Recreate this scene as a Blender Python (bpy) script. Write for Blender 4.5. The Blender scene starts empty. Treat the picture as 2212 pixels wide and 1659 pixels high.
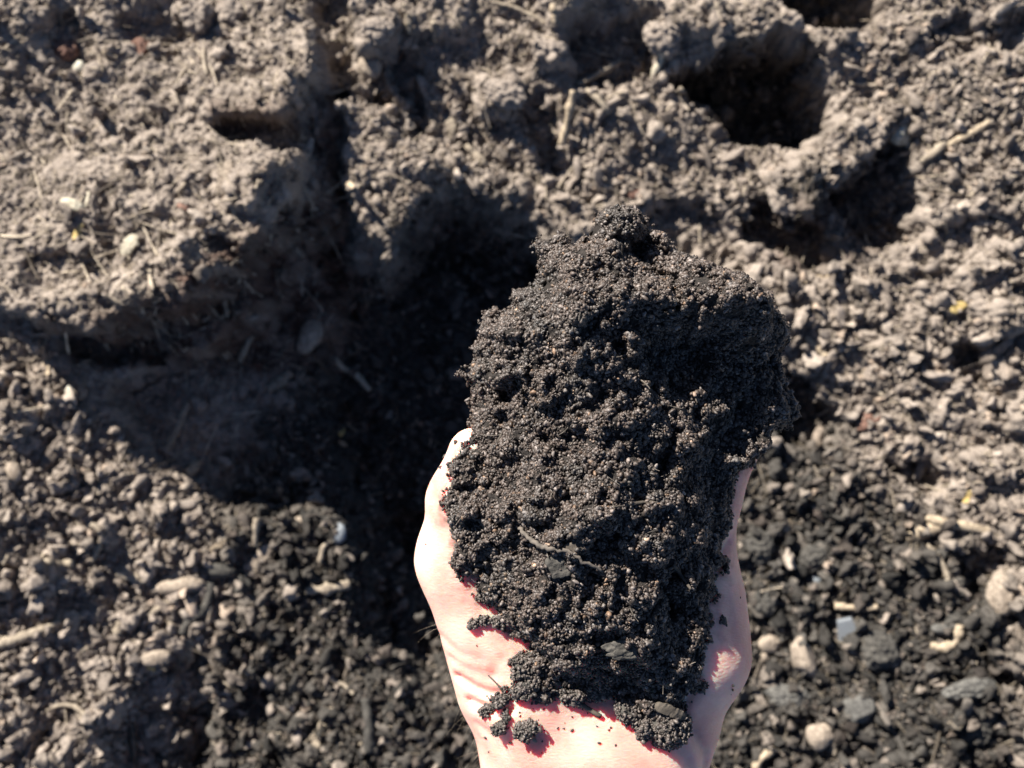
import bpy, math, random
import numpy as np
from mathutils import Vector, Matrix

random.seed(7)
rng = np.random.default_rng(7)
sc = bpy.context.scene

# ------------------------------------------------------------------ camera, sky, sun, exposure
CAM_H = 0.62
HALF = math.radians(26.0)
cam_d = bpy.data.cameras.new("camera")
cam = bpy.data.objects.new("camera", cam_d)
sc.collection.objects.link(cam)
cam.location = (0, 0, CAM_H)
cam.rotation_euler = (0, 0, 0)
cam_d.sensor_width = 36.0
cam_d.lens = 18.0 / math.tan(HALF)
cam_d.clip_start = 0.01
cam_d.clip_end = 200.0
cam_d.dof.use_dof = True
cam_d.dof.focus_distance = 0.305
cam_d.dof.aperture_fstop = 14.0
cam_d.dof.aperture_blades = 0
sc.camera = cam

SUN_EL = math.radians(29.0)
SUN_DIR = Vector((-0.62 * math.cos(SUN_EL), 0.785 * math.cos(SUN_EL), math.sin(SUN_EL))).normalized()
world = bpy.data.worlds.new("World")
sc.world = world
world.use_nodes = True
wn = world.node_tree
sky = wn.nodes.new("ShaderNodeTexSky")
sky.sky_type = 'NISHITA'
sky.sun_disc = False
sky.sun_elevation = SUN_EL
sky.air_density = 0.7
sky.dust_density = 0.3
sky.ozone_density = 4.0
sky.sun_rotation = math.atan2(SUN_DIR.x, SUN_DIR.y)
bg = wn.nodes["Background"]
bg.inputs[1].default_value = 0.05
wn.links.new(sky.outputs[0], bg.inputs[0])

sun_d = bpy.data.lights.new("sun", 'SUN')
sun_d.energy = 5.0
sun_d.angle = math.radians(0.5)
sun_d.color = (1.0, 0.945, 0.86)
sun = bpy.data.objects.new("sun", sun_d)
sc.collection.objects.link(sun)
sun.rotation_euler = SUN_DIR.to_track_quat('Z', 'Y').to_euler()
sun.location = SUN_DIR * 3

sc.view_settings.view_transform = 'Standard'
sc.view_settings.look = 'None'
sc.view_settings.gamma = 1.0
sc.view_settings.use_curve_mapping = False
sc.view_settings.exposure = 1.55
try:
    sc.cycles.use_denoising = True
    sc.cycles.max_bounces = 6
    sc.cycles.diffuse_bounces = 2
except Exception:
    pass

# ------------------------------------------------------------------ helpers
KPX = 2 * math.tan(HALF) / 2212.0


def P(u, v, z=0.0):
    d = CAM_H - z
    return ((u - 1106.0) * KPX * d, (829.5 - v) * KPX * d, z)


def sstep(x):
    x = np.clip(x, 0, 1)
    return x * x * (3 - 2 * x)


def _h(ix, iy, iz, seed):
    n = (ix * 374761393 + iy * 668265263 + iz * 2147483647 + seed * 974634777) & 0xFFFFFFFF
    n = ((n ^ (n >> 13)) * 1274126177) & 0xFFFFFFFF
    n = ((n ^ (n >> 16)) * 2246822519) & 0xFFFFFFFF
    return ((n ^ (n >> 15)) & 0xFFFFFF) / float(0xFFFFFF)


def noise2(x, y, seed=0):
    ix = np.floor(x).astype(np.int64); iy = np.floor(y).astype(np.int64)
    fx = x - ix; fy = y - iy
    r = 0
    ux = fx * fx * fx * (fx * (fx * 6 - 15) + 10); uy = fy * fy * fy * (fy * (fy * 6 - 15) + 10)

    def g(a, b):
        t = _h(ix + a, iy + b, 0, seed) * 2 * math.pi
        return np.cos(t) * (fx - a) + np.sin(t) * (fy - b)
    a = g(0, 0) * (1 - ux) + g(1, 0) * ux
    b = g(0, 1) * (1 - ux) + g(1, 1) * ux
    return (a * (1 - uy) + b * uy) * 1.5


def fbm2(x, y, scale, octv=4, seed=0, gain=0.5):
    s = 0; a = 1.0; f = 1.0 / scale
    for i in range(octv):
        s = s + a * noise2(x * f, y * f, seed + i * 17)
        a *= gain; f *= 2.03
    return s


def noise3(x, y, z, seed=0):
    ix = np.floor(x).astype(np.int64); iy = np.floor(y).astype(np.int64); iz = np.floor(z).astype(np.int64)
    fx = x - ix; fy = y - iy; fz = z - iz
    sm = lambda t: t * t * (3 - 2 * t)
    ux, uy, uz = sm(fx), sm(fy), sm(fz)
    r = 0
    for a in (0, 1):
        for b in (0, 1):
            for c in (0, 1):
                w = (ux if a else 1 - ux) * (uy if b else 1 - uy) * (uz if c else 1 - uz)
                r = r + w * _h(ix + a, iy + b, iz + c, seed)
    return r * 2 - 1


def bumps2(x, y, cell, seed=0, rmin=0.25, rmax=0.62):
    """lumps sitting on jittered cells: height 0..1 times their radius"""
    gx = x / cell; gy = y / cell
    ix = np.floor(gx).astype(np.int64); iy = np.floor(gy).astype(np.int64)
    out = np.zeros_like(x)
    for a in (-1, 0, 1):
        for b in (-1, 0, 1):
            cx = ix + a; cy = iy + b
            px = cx + _h(cx, cy, 1, seed); py = cy + _h(cx, cy, 2, seed)
            r = rmin + (rmax - rmin) * _h(cx, cy, 3, seed) ** 2
            th = _h(cx, cy, 4, seed) * math.pi
            el = 0.42 + 0.5 * _h(cx, cy, 5, seed)
            dx = gx - px; dy = gy - py
            qx = dx * np.cos(th) + dy * np.sin(th); qy = (-dx * np.sin(th) + dy * np.cos(th)) / el
            d2 = (qx * qx + qy * qy) / (r * r)
            ph = _h(cx, cy, 6, seed) * 2 * math.pi; tl = 0.25 + 0.75 * _h(cx, cy, 7, seed)
            face = 0.62 + tl * (qx * np.cos(ph) + qy * np.sin(ph)) / r
            out = np.maximum(out, r * np.clip(np.minimum(np.sqrt(np.clip(1 - d2, 0, 1)) * 1.1, face), 0, 1) * (d2 < 1))
    return out * cell


def poly_sd(x, y, poly):
    """signed distance to polygon, negative inside"""
    p = np.array(poly, float)
    n = len(p)
    d = np.full(x.shape, 1e9)
    inside = np.zeros(x.shape, bool)
    for i in range(n):
        ax, ay = p[i]; bx, by = p[(i + 1) % n]
        ex, ey = bx - ax, by - ay
        wx, wy = x - ax, y - ay
        t = np.clip((wx * ex + wy * ey) / (ex * ex + ey * ey + 1e-18), 0, 1)
        d = np.minimum(d, (wx - ex * t) ** 2 + (wy - ey * t) ** 2)
        c = ((ay > y) != (by > y))
        with np.errstate(divide='ignore', invalid='ignore'):
            xc = ax + (y - ay) * ex / (ey if ey != 0 else 1e-12)
        inside ^= c & (x < xc)
    d = np.sqrt(d)
    return np.where(inside, -d, d)


def mesh_obj(name, verts, faces, mat=None, parent=None, smooth=True):
    me = bpy.data.meshes.new(name)
    verts = np.asarray(verts, dtype=np.float32)
    if isinstance(faces, np.ndarray):
        nf, k = faces.shape
        me.vertices.add(len(verts)); me.vertices.foreach_set("co", verts.ravel())
        me.loops.add(nf * k); me.loops.foreach_set("vertex_index", faces.astype(np.int32).ravel())
        me.polygons.add(nf)
        me.polygons.foreach_set("loop_start", np.arange(0, nf * k, k, dtype=np.int32))
        me.polygons.foreach_set("loop_total", np.full(nf, k, dtype=np.int32))
        me.update(calc_edges=True)
        me.validate()
    else:
        me.from_pydata([tuple(map(float, v)) for v in verts], [], faces)
        me.update()
    if smooth:
        me.polygons.foreach_set("use_smooth", np.ones(len(me.polygons), dtype=bool))
    if mat:
        me.materials.append(mat)
    o = bpy.data.objects.new(name, me)
    sc.collection.objects.link(o)
    if parent:
        o.parent = parent
    return o


def tag(o, label=None, cat=None, group=None, kind=None):
    if label: o["label"] = label
    if cat: o["category"] = cat
    if group: o["group"] = group
    if kind: o["kind"] = kind
    return o


# ------------------------------------------------------------------ materials
def new_mat(name):
    m = bpy.data.materials.new(name)
    m.use_nodes = True
    nt = m.node_tree
    b = nt.nodes["Principled BSDF"]
    return m, nt, b


def N(nt, t, **kw):
    n = nt.nodes.new(t)
    for k, v in kw.items():
        if k.startswith("i_"):
            n.inputs[k[2:]].default_value = v
        else:
            setattr(n, k, v)
    return n


def ramp(nt, stops):
    r = nt.nodes.new("ShaderNodeValToRGB")
    el = r.color_ramp.elements
    while len(el) > 1:
        el.remove(el[-1])
    el[0].position = stops[0][0]; el[0].color = (*stops[0][1], 1)
    for p, c in stops[1:]:
        e = el.new(p); e.color = (*c, 1)
    return r


RUST_A, RUST_B = (0.036, 0.021, 0.016), (0.095, 0.058, 0.044)   # red brown that paints shade onto the mound face and hollows
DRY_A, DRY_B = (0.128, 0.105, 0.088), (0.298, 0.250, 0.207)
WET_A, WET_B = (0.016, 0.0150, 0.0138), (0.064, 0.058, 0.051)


def soil_ground_mat():
    m, nt, b = new_mat("soil")
    L = nt.links
    at = N(nt, "ShaderNodeAttribute", attribute_name="fresh_and_shade")
    tc = N(nt, "ShaderNodeTexCoord")
    n1 = N(nt, "ShaderNodeTexNoise"); n1.inputs["Scale"].default_value = 60; n1.inputs["Detail"].default_value = 8
    n2 = N(nt, "ShaderNodeTexNoise"); n2.inputs["Scale"].default_value = 700; n2.inputs["Detail"].default_value = 4
    for n in (n1, n2):
        L.new(tc.outputs["Object"], n.inputs["Vector"])
    mx = N(nt, "ShaderNodeMath", operation='ADD')
    m1 = N(nt, "ShaderNodeMath", operation='MULTIPLY'); m1.inputs[1].default_value = 0.5
    m2 = N(nt, "ShaderNodeMath", operation='MULTIPLY'); m2.inputs[1].default_value = 0.5
    L.new(n1.outputs["Fac"], m1.inputs[0]); L.new(n2.outputs["Fac"], m2.inputs[0])
    L.new(m1.outputs[0], mx.inputs[0]); L.new(m2.outputs[0], mx.inputs[1])
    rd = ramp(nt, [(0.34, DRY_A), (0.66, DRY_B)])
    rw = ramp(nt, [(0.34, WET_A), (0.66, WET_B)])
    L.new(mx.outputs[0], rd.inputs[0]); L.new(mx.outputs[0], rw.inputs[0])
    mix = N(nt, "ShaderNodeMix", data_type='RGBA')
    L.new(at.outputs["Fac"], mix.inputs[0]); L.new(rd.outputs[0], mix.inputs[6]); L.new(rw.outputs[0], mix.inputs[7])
    ar = N(nt, "ShaderNodeAttribute", attribute_name="painted_shade")
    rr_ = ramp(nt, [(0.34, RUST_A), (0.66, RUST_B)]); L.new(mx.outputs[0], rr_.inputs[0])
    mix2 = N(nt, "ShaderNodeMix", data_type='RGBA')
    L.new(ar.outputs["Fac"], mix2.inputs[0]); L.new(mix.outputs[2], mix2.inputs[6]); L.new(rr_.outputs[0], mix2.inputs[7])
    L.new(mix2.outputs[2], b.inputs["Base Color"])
    b.inputs["Roughness"].default_value = 0.92
    b.inputs["Specular IOR Level"].default_value = 0.15
    n3 = N(nt, "ShaderNodeTexNoise"); n3.inputs["Scale"].default_value = 900; n3.inputs["Detail"].default_value = 5
    L.new(tc.outputs["Object"], n3.inputs["Vector"])
    bp = N(nt, "ShaderNodeBump"); bp.inputs["Strength"].default_value = 0.6; bp.inputs["Distance"].default_value = 0.0012
    L.new(n3.outputs["Fac"], bp.inputs["Height"]); L.new(bp.outputs[0], b.inputs["Normal"])
    return m


def crumb_mat(name, rough=0.9, spec=0.15, bump_scale=1.2, bump=0.5):
    """colour comes from the instance attribute, grain from noise on the piece"""
    m, nt, b = new_mat(name)
    L = nt.links
    at = N(nt, "ShaderNodeAttribute", attribute_name="col"); at.attribute_type = 'INSTANCER'
    tc = N(nt, "ShaderNodeTexCoord")
    n1 = N(nt, "ShaderNodeTexNoise"); n1.inputs["Scale"].default_value = bump_scale * 2; n1.inputs["Detail"].default_value = 5
    L.new(tc.outputs["Object"], n1.inputs["Vector"])
    r = ramp(nt, [(0.3, (0.6, 0.6, 0.6)), (0.7, (1.3, 1.3, 1.3))])
    L.new(n1.outputs["Fac"], r.inputs[0])
    mix = N(nt, "ShaderNodeMix", data_type='RGBA', blend_type='MULTIPLY'); mix.inputs[0].default_value = 1
    L.new(at.outputs["Color"], mix.inputs[6]); L.new(r.outputs[0], mix.inputs[7])
    L.new(mix.outputs[2], b.inputs["Base Color"])
    b.inputs["Roughness"].default_value = rough
    b.inputs["Specular IOR Level"].default_value = spec
    return m


def piece_mat(name, c1, c2, scale=400, rough=0.85, stretch=None, spec=0.2, bump=0.4):
    m, nt, b = new_mat(name)
    L = nt.links
    tc = N(nt, "ShaderNodeTexCoord")
    mp = N(nt, "ShaderNodeMapping")
    if stretch: mp.inputs["Scale"].default_value = stretch
    n1 = N(nt, "ShaderNodeTexNoise"); n1.inputs["Scale"].default_value = scale; n1.inputs["Detail"].default_value = 6
    L.new(tc.outputs["Object"], mp.inputs[0]); L.new(mp.outputs[0], n1.inputs["Vector"])
    r = ramp(nt, [(0.32, c1), (0.68, c2)])
    L.new(n1.outputs["Fac"], r.inputs[0]); L.new(r.outputs[0], b.inputs["Base Color"])
    b.inputs["Roughness"].default_value = rough
    b.inputs["Specular IOR Level"].default_value = spec
    bp = N(nt, "ShaderNodeBump"); bp.inputs["Strength"].default_value = bump; bp.inputs["Distance"].default_value = 0.0008
    L.new(n1.outputs["Fac"], bp.inputs["Height"]); L.new(bp.outputs[0], b.inputs["Normal"])
    return m


def skin_mat():
    m, nt, b = new_mat("skin")
    L = nt.links
    tc = N(nt, "ShaderNodeTexCoord")
    n1 = N(nt, "ShaderNodeTexNoise"); n1.inputs["Scale"].default_value = 55; n1.inputs["Detail"].default_value = 5
    L.new(tc.outputs["Object"], n1.inputs["Vector"])
    r = ramp(nt, [(0.3, (0.56, 0.265, 0.215)), (0.5, (0.675, 0.39, 0.315)), (0.72, (0.75, 0.50, 0.405))])
    L.new(n1.outputs["Fac"], r.inputs[0])
    # soil rubbed into the skin
    da = N(nt, "ShaderNodeAttribute", attribute_name="dirt")
    nd = N(nt, "ShaderNodeTexNoise"); nd.inputs["Scale"].default_value = 260; nd.inputs["Detail"].default_value = 6
    L.new(tc.outputs["Object"], nd.inputs["Vector"])
    rdm = ramp(nt, [(0.46, (0, 0, 0)), (0.66, (1, 1, 1))]); L.new(nd.outputs["Fac"], rdm.inputs[0])
    dm = N(nt, "ShaderNodeMath", operation='MULTIPLY'); L.new(da.outputs["Fac"], dm.inputs[0]); L.new(rdm.outputs[0], dm.inputs[1])
    dmx = N(nt, "ShaderNodeMix", data_type='RGBA'); dmx.inputs[7].default_value = (0.10, 0.065, 0.05, 1)
    L.new(dm.outputs[0], dmx.inputs[0]); L.new(r.outputs[0], dmx.inputs[6]); L.new(dmx.outputs[2], b.inputs["Base Color"])
    b.inputs["Roughness"].default_value = 0.5
    b.inputs["Specular IOR Level"].default_value = 0.4
    b.inputs["Subsurface Weight"].default_value = 1.0
    b.inputs["Subsurface Radius"].default_value = (1.0, 0.16, 0.09)
    b.inputs["Subsurface Scale"].default_value = 0.0065
    # fine skin relief: ridges + pores
    mp = N(nt, "ShaderNodeMapping"); mp.inputs["Scale"].default_value = (1.0, 2.2, 1.0)
    L.new(tc.outputs["Object"], mp.inputs[0])
    vo = N(nt, "ShaderNodeTexVoronoi", feature='DISTANCE_TO_EDGE'); vo.inputs["Scale"].default_value = 420
    L.new(mp.outputs[0], vo.inputs["Vector"])
    n2 = N(nt, "ShaderNodeTexNoise"); n2.inputs["Scale"].default_value = 220; n2.inputs["Detail"].default_value = 6
    L.new(mp.outputs[0], n2.inputs["Vector"])
    ad = N(nt, "ShaderNodeMath", operation='ADD')
    L.new(vo.outputs["Distance"], ad.inputs[0]); L.new(n2.outputs["Fac"], ad.inputs[1])
    bp = N(nt, "ShaderNodeBump"); bp.inputs["Strength"].default_value = 0.28; bp.inputs["Distance"].default_value = 0.0005
    L.new(ad.outputs[0], bp.inputs["Height"]); L.new(bp.outputs[0], b.inputs["Normal"])
    return m


M_SOIL = soil_ground_mat()
M_CRUMB = crumb_mat("soil_crumb")
M_GRAIN = crumb_mat("compost_grain", rough=0.5, spec=0.38)
M_FIBRE = crumb_mat("dry_fibre", rough=0.85, spec=0.15)
M_COMPOST = piece_mat("compost", (0.008, 0.007, 0.0065), (0.036, 0.030, 0.026), 1300, 0.85, bump=1.0)
M_SKIN = skin_mat()

# ------------------------------------------------------------------ ground
core_x = np.arange(-0.345, 0.3451, 0.0008)
core_y = np.arange(-0.262, 0.2621, 0.0008)


def grow(a, far):
    out = []; s = 0.00095; x = a
    while x < far:
        x += s; s *= (1.045 if x < a + 0.2 else 1.22)
        out.append(x)
    return np.array(out)


gx = np.concatenate([-grow(0.345, 25)[::-1], core_x, grow(core_x[-1], 25)])
gy = np.concatenate([-grow(0.262, 25)[::-1], core_y, grow(core_y[-1], 25)])
X, Y = np.meshgrid(gx, gy)
# jagged feature edges: sample the layout through a small warp
WX = X + 0.0042 * fbm2(X, Y, 0.030, 4, 3) + 0.0012 * noise2(X / 0.005, Y / 0.005, 91)
WY = Y + 0.0042 * fbm2(X, Y, 0.030, 4, 33) + 0.0012 * noise2(X / 0.005, Y / 0.005, 92)
near = (np.abs(X) < 0.56) & (np.abs(Y) < 0.47)
iy0, iy1 = np.where(near.any(1))[0][[0, -1]]; ix0, ix1 = np.where(near.any(0))[0][[0, -1]]
SL = (slice(iy0, iy1 + 1), slice(ix0, ix1 + 1))
xs, ys = WX[SL], WY[SL]
PXM = KPX * CAM_H      # metres per picture pixel on the z = 0 level


def feat(poly, h, w, zref=0.0, ramp_from=None, inner=False):
    """raised (h>0) or sunk (h<0) patch; w = width of its flank in px, outward (or inward)"""
    global Hh
    pw = [P(u, v, zref)[:2] for u, v in poly]
    pw = np.array(pw)
    mg = w * PXM + 0.004
    bx = (xs[0] > pw[:, 0].min() - mg - 0.02) & (xs[0] < pw[:, 0].max() + mg + 0.02)
    by = (ys[:, 0] > pw[:, 1].min() - mg - 0.02) & (ys[:, 0] < pw[:, 1].max() + mg + 0.02)
    cx = np.where(bx)[0]; cy = np.where(by)[0]
    if len(cx) == 0 or len(cy) == 0:
        return
    s = (slice(cy[0], cy[-1] + 1), slice(cx[0], cx[-1] + 1))
    d = poly_sd(xs[s], ys[s], pw) / (w * PXM)
    if inner:
        a = sstep(-d)
    else:
        a = sstep(1 - d)
    if ramp_from is not None:
        (u0, v0), (u1, v1) = ramp_from
        p0 = np.array(P(u0, v0, zref)[:2]); p1 = np.array(P(u1, v1, zref)[:2])
        e = p1 - p0
        t = ((xs[s] - p0[0]) * e[0] + (ys[s] - p0[1]) * e[1]) / (e @ e)
        a = a * (0.08 + 0.92 * sstep(np.clip(t, 0, 1)))
    Hh[s] += h * a


Hh = np.zeros_like(xs)
xr, yr = X[SL], Y[SL]
# hollow worked into the heap: the ground climbs towards the sides
Hh += 0.030 * sstep((np.abs(xr) - 0.12) / 0.25) + 0.010 * sstep((np.abs(yr) - 0.1) / 0.2)
mm = 0.001
# big crusted mound
feat([(-250, 520), (30, 640), (70, 668), (110, 690), (216, 692), (300, 668), (382, 650), (418, 612), (500, 556), (528, 504), (620, 478),
      (676, 420), (668, 330), (666, 180), (640, 60), (600, -30), (300, -80), (-250, -80)], 50 * mm, 38, 0.055, ((150, 60), (420, 560)))
feat([(340, 640), (440, 560), (520, 600), (520, 690), (440, 760), (380, 740)], 16 * mm, 40, 0.03)
feat([(600, 40), (690, 30), (680, 160), (650, 200)], 5 * mm, 40, 0.02)
feat([(250, 615), (330, 600), (352, 664), (280, 684)], 8 * mm, 30, 0.05)
feat([(430, 545), (470, 520), (500, 556), (450, 600)], -9 * mm, 22, 0.05)
feat([(560, 470), (590, 430), (640, 450), (600, 490)], -7 * mm, 20, 0.05)
feat([(135, 742), (200, 742), (262, 752), (330, 744), (332, 768), (250, 786), (150, 772)], -24 * mm, 16, 0.01)
feat([(395, 690), (440, 680), (480, 720), (450, 785), (410, 770)], 12 * mm, 24, 0.03)
feat([(775, 135), (835, 130), (845, 185), (780, 190)], 13 * mm, 24)
for cu, cv, cr, ch in ((2140, 690, 60, 11), (2190, 880, 66, 13), (2120, 985, 44, 9), (2010, 650, 48, 8), (1930, 760, 40, 7), (2110, 420, 60, 9), (2000, 480, 40, 8),
                       (60, 900, 50, 7), (120, 1240, 44, 8), (230, 1160, 36, 6), (330, 1120, 30, 6), (60, 1560, 60, 10), (1850, 1240, 40, 6), (1930, 1640, 44, 8)):
    feat([(cu + cr * math.cos(k * 1.05) * (0.7 + 0.3 * math.sin(cu + k * 2.1)), cv + 0.75 * cr * math.sin(k * 1.05) * (0.75 + 0.25 * math.cos(cv + k))) for k in range(6)], ch * mm, 18, 0.01)
# clod in the mound and the notch under it
feat([(420, 200), (520, 150), (620, 150), (650, 200), (600, 240), (520, 232), (440, 246)], 7 * mm, 22, 0.045)
feat([(446, 252), (520, 240), (600, 250), (634, 216), (644, 280), (592, 314), (520, 302), (470, 290)], -19 * mm, 14, 0.05, inner=False)
feat([(130, 380), (200, 300), (330, 330), (360, 420), (260, 460), (150, 440)], 6 * mm, 60, 0.04)
feat([(60, 560), (160, 545), (215, 590), (150, 630), (80, 620)], -9 * mm, 20, 0.055)
feat([(210, 400), (226, 400), (250, 500), (242, 560), (222, 520)], -6 * mm, 10, 0.055)
feat([(90, 60), (150, 45), (190, 110), (160, 150), (110, 130)], -8 * mm, 30, 0.03)
feat([(250, 30), (330, 20), (380, 70), (300, 90)], -7 * mm, 30, 0.03)
# gully beside the mound
feat([(705, -40), (755, -40), (765, 110), (800, 150), (870, 120), (905, 150), (912, 280), (880, 310), (835, 240), (800, 182), (725, 180), (695, 60)], -14 * mm, 24)
feat([(690, 230), (738, 200), (742, 330), (752, 450), (810, 560), (720, 640), (676, 500), (688, 400)], -26 * mm, 24)
feat([(540, 370), (600, 350), (650, 380), (650, 425), (580, 450), (520, 430)], 9 * mm, 30, 0.05)
feat([(690, 340), (710, 300), (730, 420), (690, 520), (640, 580), (640, 500)], -12 * mm, 30)
# dug-out hole
feat([(872, 540), (926, 440), (1000, 460), (1135, 505), (1160, 550), (1250, 580), (1400, 620), (1500, 700), (1560, 880), (1480, 1120), (1300, 1330),
      (1080, 1460), (930, 1470), (830, 1390), (800, 1190), (720, 1100), (500, 1090), (400, 1030), (310, 950), (270, 850), (360, 790), (470, 800),
      (560, 700), (640, 610), (720, 560), (820, 630), (860, 600)], -26 * mm, 34)
feat([(905, 550), (950, 460), (1100, 510), (1150, 580), (1300, 650), (1400, 760), (1420, 950), (1300, 1150), (1100, 1320), (960, 1380), (860, 1250),
      (800, 1120), (720, 960), (690, 800), (730, 660), (850, 625)], -44 * mm, 50)
feat([(790, 1180), (900, 1150), (960, 1440), (870, 1440), (800, 1370)], -16 * mm, 40)
feat([(730, 250), (870, 240), (880, 330), (940, 380), (880, 470), (840, 560), (780, 540), (760, 430)], 18 * mm, 30)
feat([(940, 360), (1130, 400), (1120, 445), (940, 385)], 8 * mm, 30)
# crusted rim above the hole
feat([(762, 36), (830, 20), (868, 60), (850, 112), (790, 120)], 18 * mm, 20, 0.01)
feat([(880, 0), (990, -10), (1000, 60), (900, 90)], 10 * mm, 40)
feat([(1048, 190), (1110, 175), (1126, 215), (1090, 240), (1052, 236)], 10 * mm, 22, 0.01)
feat([(1126, 215), (1180, 205), (1200, 300), (1196, 375), (1150, 330)], -14 * mm, 22)
feat([(1170, -20), (1290, -20), (1300, 24), (1190, 52)], 14 * mm, 26, 0.01)
feat([(1150, 80), (1215, 75), (1225, 125), (1160, 132)], 10 * mm, 20, 0.01)
feat([(1236, 70), (1300, 50), (1395, 40), (1402, 150), (1330, 180), (1250, 165)], -16 * mm, 34)
feat([(1400, 0), (1520, -10), (1540, 60), (1420, 70)], 12 * mm, 30, 0.01)
feat([(1150, 480), (1230, 440), (1290, 460), (1250, 520), (1180, 540)], 8 * mm, 26)
feat([(1290, 520), (1440, 440), (1560, 470), (1600, 560), (1480, 560), (1360, 600)], -16 * mm, 30)
# deep hole at the upper right
feat([(1545, 30), (1640, 10), (1720, 60), (1640, 105), (1560, 118)], 14 * mm, 30, 0.01)
feat([(1560, 128), (1662, 104), (1735, 126), (1752, 165), (1770, 234), (1776, 286), (1722, 306), (1634, 306), (1580, 284), (1540, 232), (1502, 220),
      (1450, 178), (1522, 160)], -58 * mm, 22)
feat([(1665, -60), (1882, -60), (1876, 60), (1800, 78), (1730, 56)], -40 * mm, 24)
feat([(1740, 340), (1850, 262), (1892, 290), (1872, 345), (1800, 392), (1730, 390)], 16 * mm, 22, 0.01)
feat([(1790, 425), (1886, 352), (1946, 312), (1952, 520), (1900, 520), (1840, 480)], -24 * mm, 34)
feat([(1675, 380), (1740, 372), (1752, 440), (1710, 476), (1676, 450)], 20 * mm, 18, 0.01)
feat([(1620, 430), (1672, 440), (1700, 490), (1770, 490), (1772, 590), (1700, 540), (1620, 510)], -24 * mm, 24)
feat([(1704, 800), (1795, 890), (1795, 965), (1690, 965), (1640, 880)], -28 * mm, 22)
feat([(1560, 640), (1700, 620), (1830, 740), (1700, 700)], 8 * mm, 30)
feat([(1915, 985), (1990, 990), (2030, 1055), (1960, 1070)], -18 * mm, 18)
feat([(2035, 748), (2110, 752), (2116, 845), (2070, 832)], -20 * mm, 18)
feat([(2060, 590), (2120, 560), (2212, 640), (2212, 700), (2090, 700)], 10 * mm, 40)
feat([(2150, 640), (2212, 620), (2212, 690), (2160, 660)], -14 * mm, 18)
feat([(2126, 1300), (2160, 1330), (2135, 1400), (2160, 1460), (2110, 1440), (2100, 1360)], -22 * mm, 22)
feat([(2160, 1262), (2300, 1220), (2300, 1470), (2180, 1455), (2150, 1380), (2168, 1330)], 22 * mm, 18, 0.03)
feat([(2040, 1190), (2120, 1180), (2150, 1240), (2100, 1290), (2050, 1250)], -14 * mm, 24)
feat([(2060, 1560), (2130, 1540), (2170, 1659), (2080, 1659)], -14 * mm, 30)
feat([(1750, 60), (1790, 50), (1800, 110), (1770, 120)], 8 * mm, 20)
feat([(1985, 90), (2060, 70), (2080, 130), (2010, 140)], -10 * mm, 20)
feat([(2080, 90), (2190, 60), (2150, 140)], -10 * mm, 20)
# lower left: broken crust and hollows
feat([(310, 1480), (420, 1420), (450, 1560), (420, 1659), (300, 1659), (280, 1560)], -18 * mm, 40)
feat([(400, 1560), (560, 1500), (600, 1680), (420, 1700)], -14 * mm, 50)
feat([(180, 1560), (260, 1500), (300, 1510), (260, 1590), (150, 1620)], 10 * mm, 40)
feat([(-60, 460), (10, 470), (20, 560), (-60, 560)], -12 * mm, 30)

# where fresh, dark, moist compost shows, plus shade painted over hollows (0 dry crust .. 1 fresh)
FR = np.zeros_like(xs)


def fresh_and_shade(poly, w, a=1.0):
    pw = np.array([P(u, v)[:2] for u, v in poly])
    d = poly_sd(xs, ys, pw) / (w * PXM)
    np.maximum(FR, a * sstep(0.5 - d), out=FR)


fresh_and_shade([(880, 480), (1000, 430), (1150, 500), (1500, 640), (1640, 800), (1800, 860), (1810, 980), (1900, 1050), (2080, 1180), (2150, 1300), (2160, 1480), (2200, 1800),
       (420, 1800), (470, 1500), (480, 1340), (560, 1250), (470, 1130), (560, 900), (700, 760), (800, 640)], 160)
fresh_and_shade([(1470, 170), (1560, 110), (1660, 90), (1750, 110), (1785, 300), (1560, 300)], 44, 0.95)  # hole wall coloured darker to paint in its shade
fresh_and_shade([(1660, -60), (1890, -60), (1880, 70)], 50, 0.7)  # shade of the top edge hole put into the colour
fresh_and_shade([(380, 1560), (600, 1480), (600, 1800), (300, 1800)], 100, 0.9)
fresh_and_shade([(1620, 420), (1950, 320), (1960, 520), (1700, 600)], 60, 0.5)  # shade below the ridge painted as darker soil colour
SHADE_MASK = np.zeros_like(xs)  # shade of mound face, notch, gully and hollows, put into the colour
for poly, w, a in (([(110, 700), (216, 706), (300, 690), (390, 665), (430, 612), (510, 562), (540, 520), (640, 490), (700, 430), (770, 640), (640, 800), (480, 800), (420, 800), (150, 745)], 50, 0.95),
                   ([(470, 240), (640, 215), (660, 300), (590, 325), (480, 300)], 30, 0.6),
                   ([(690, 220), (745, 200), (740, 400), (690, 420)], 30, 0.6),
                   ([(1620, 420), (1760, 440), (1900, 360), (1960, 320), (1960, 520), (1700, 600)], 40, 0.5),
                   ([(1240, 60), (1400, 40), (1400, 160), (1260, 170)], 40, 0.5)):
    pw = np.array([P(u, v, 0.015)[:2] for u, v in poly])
    np.maximum(SHADE_MASK, a * sstep(0.5 - poly_sd(xs, ys, pw) / (w * PXM)), out=SHADE_MASK)
SHADE_MASK *= np.clip(0.8 + 0.6 * fbm2(xr, yr, 0.015, 3, 63), 0.2, 1)
FR = np.clip(FR + 0.35 * fbm2(xr, yr, 0.02, 4, 61) * (FR > 0.02) * (FR < 0.98), 0, 1)

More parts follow.
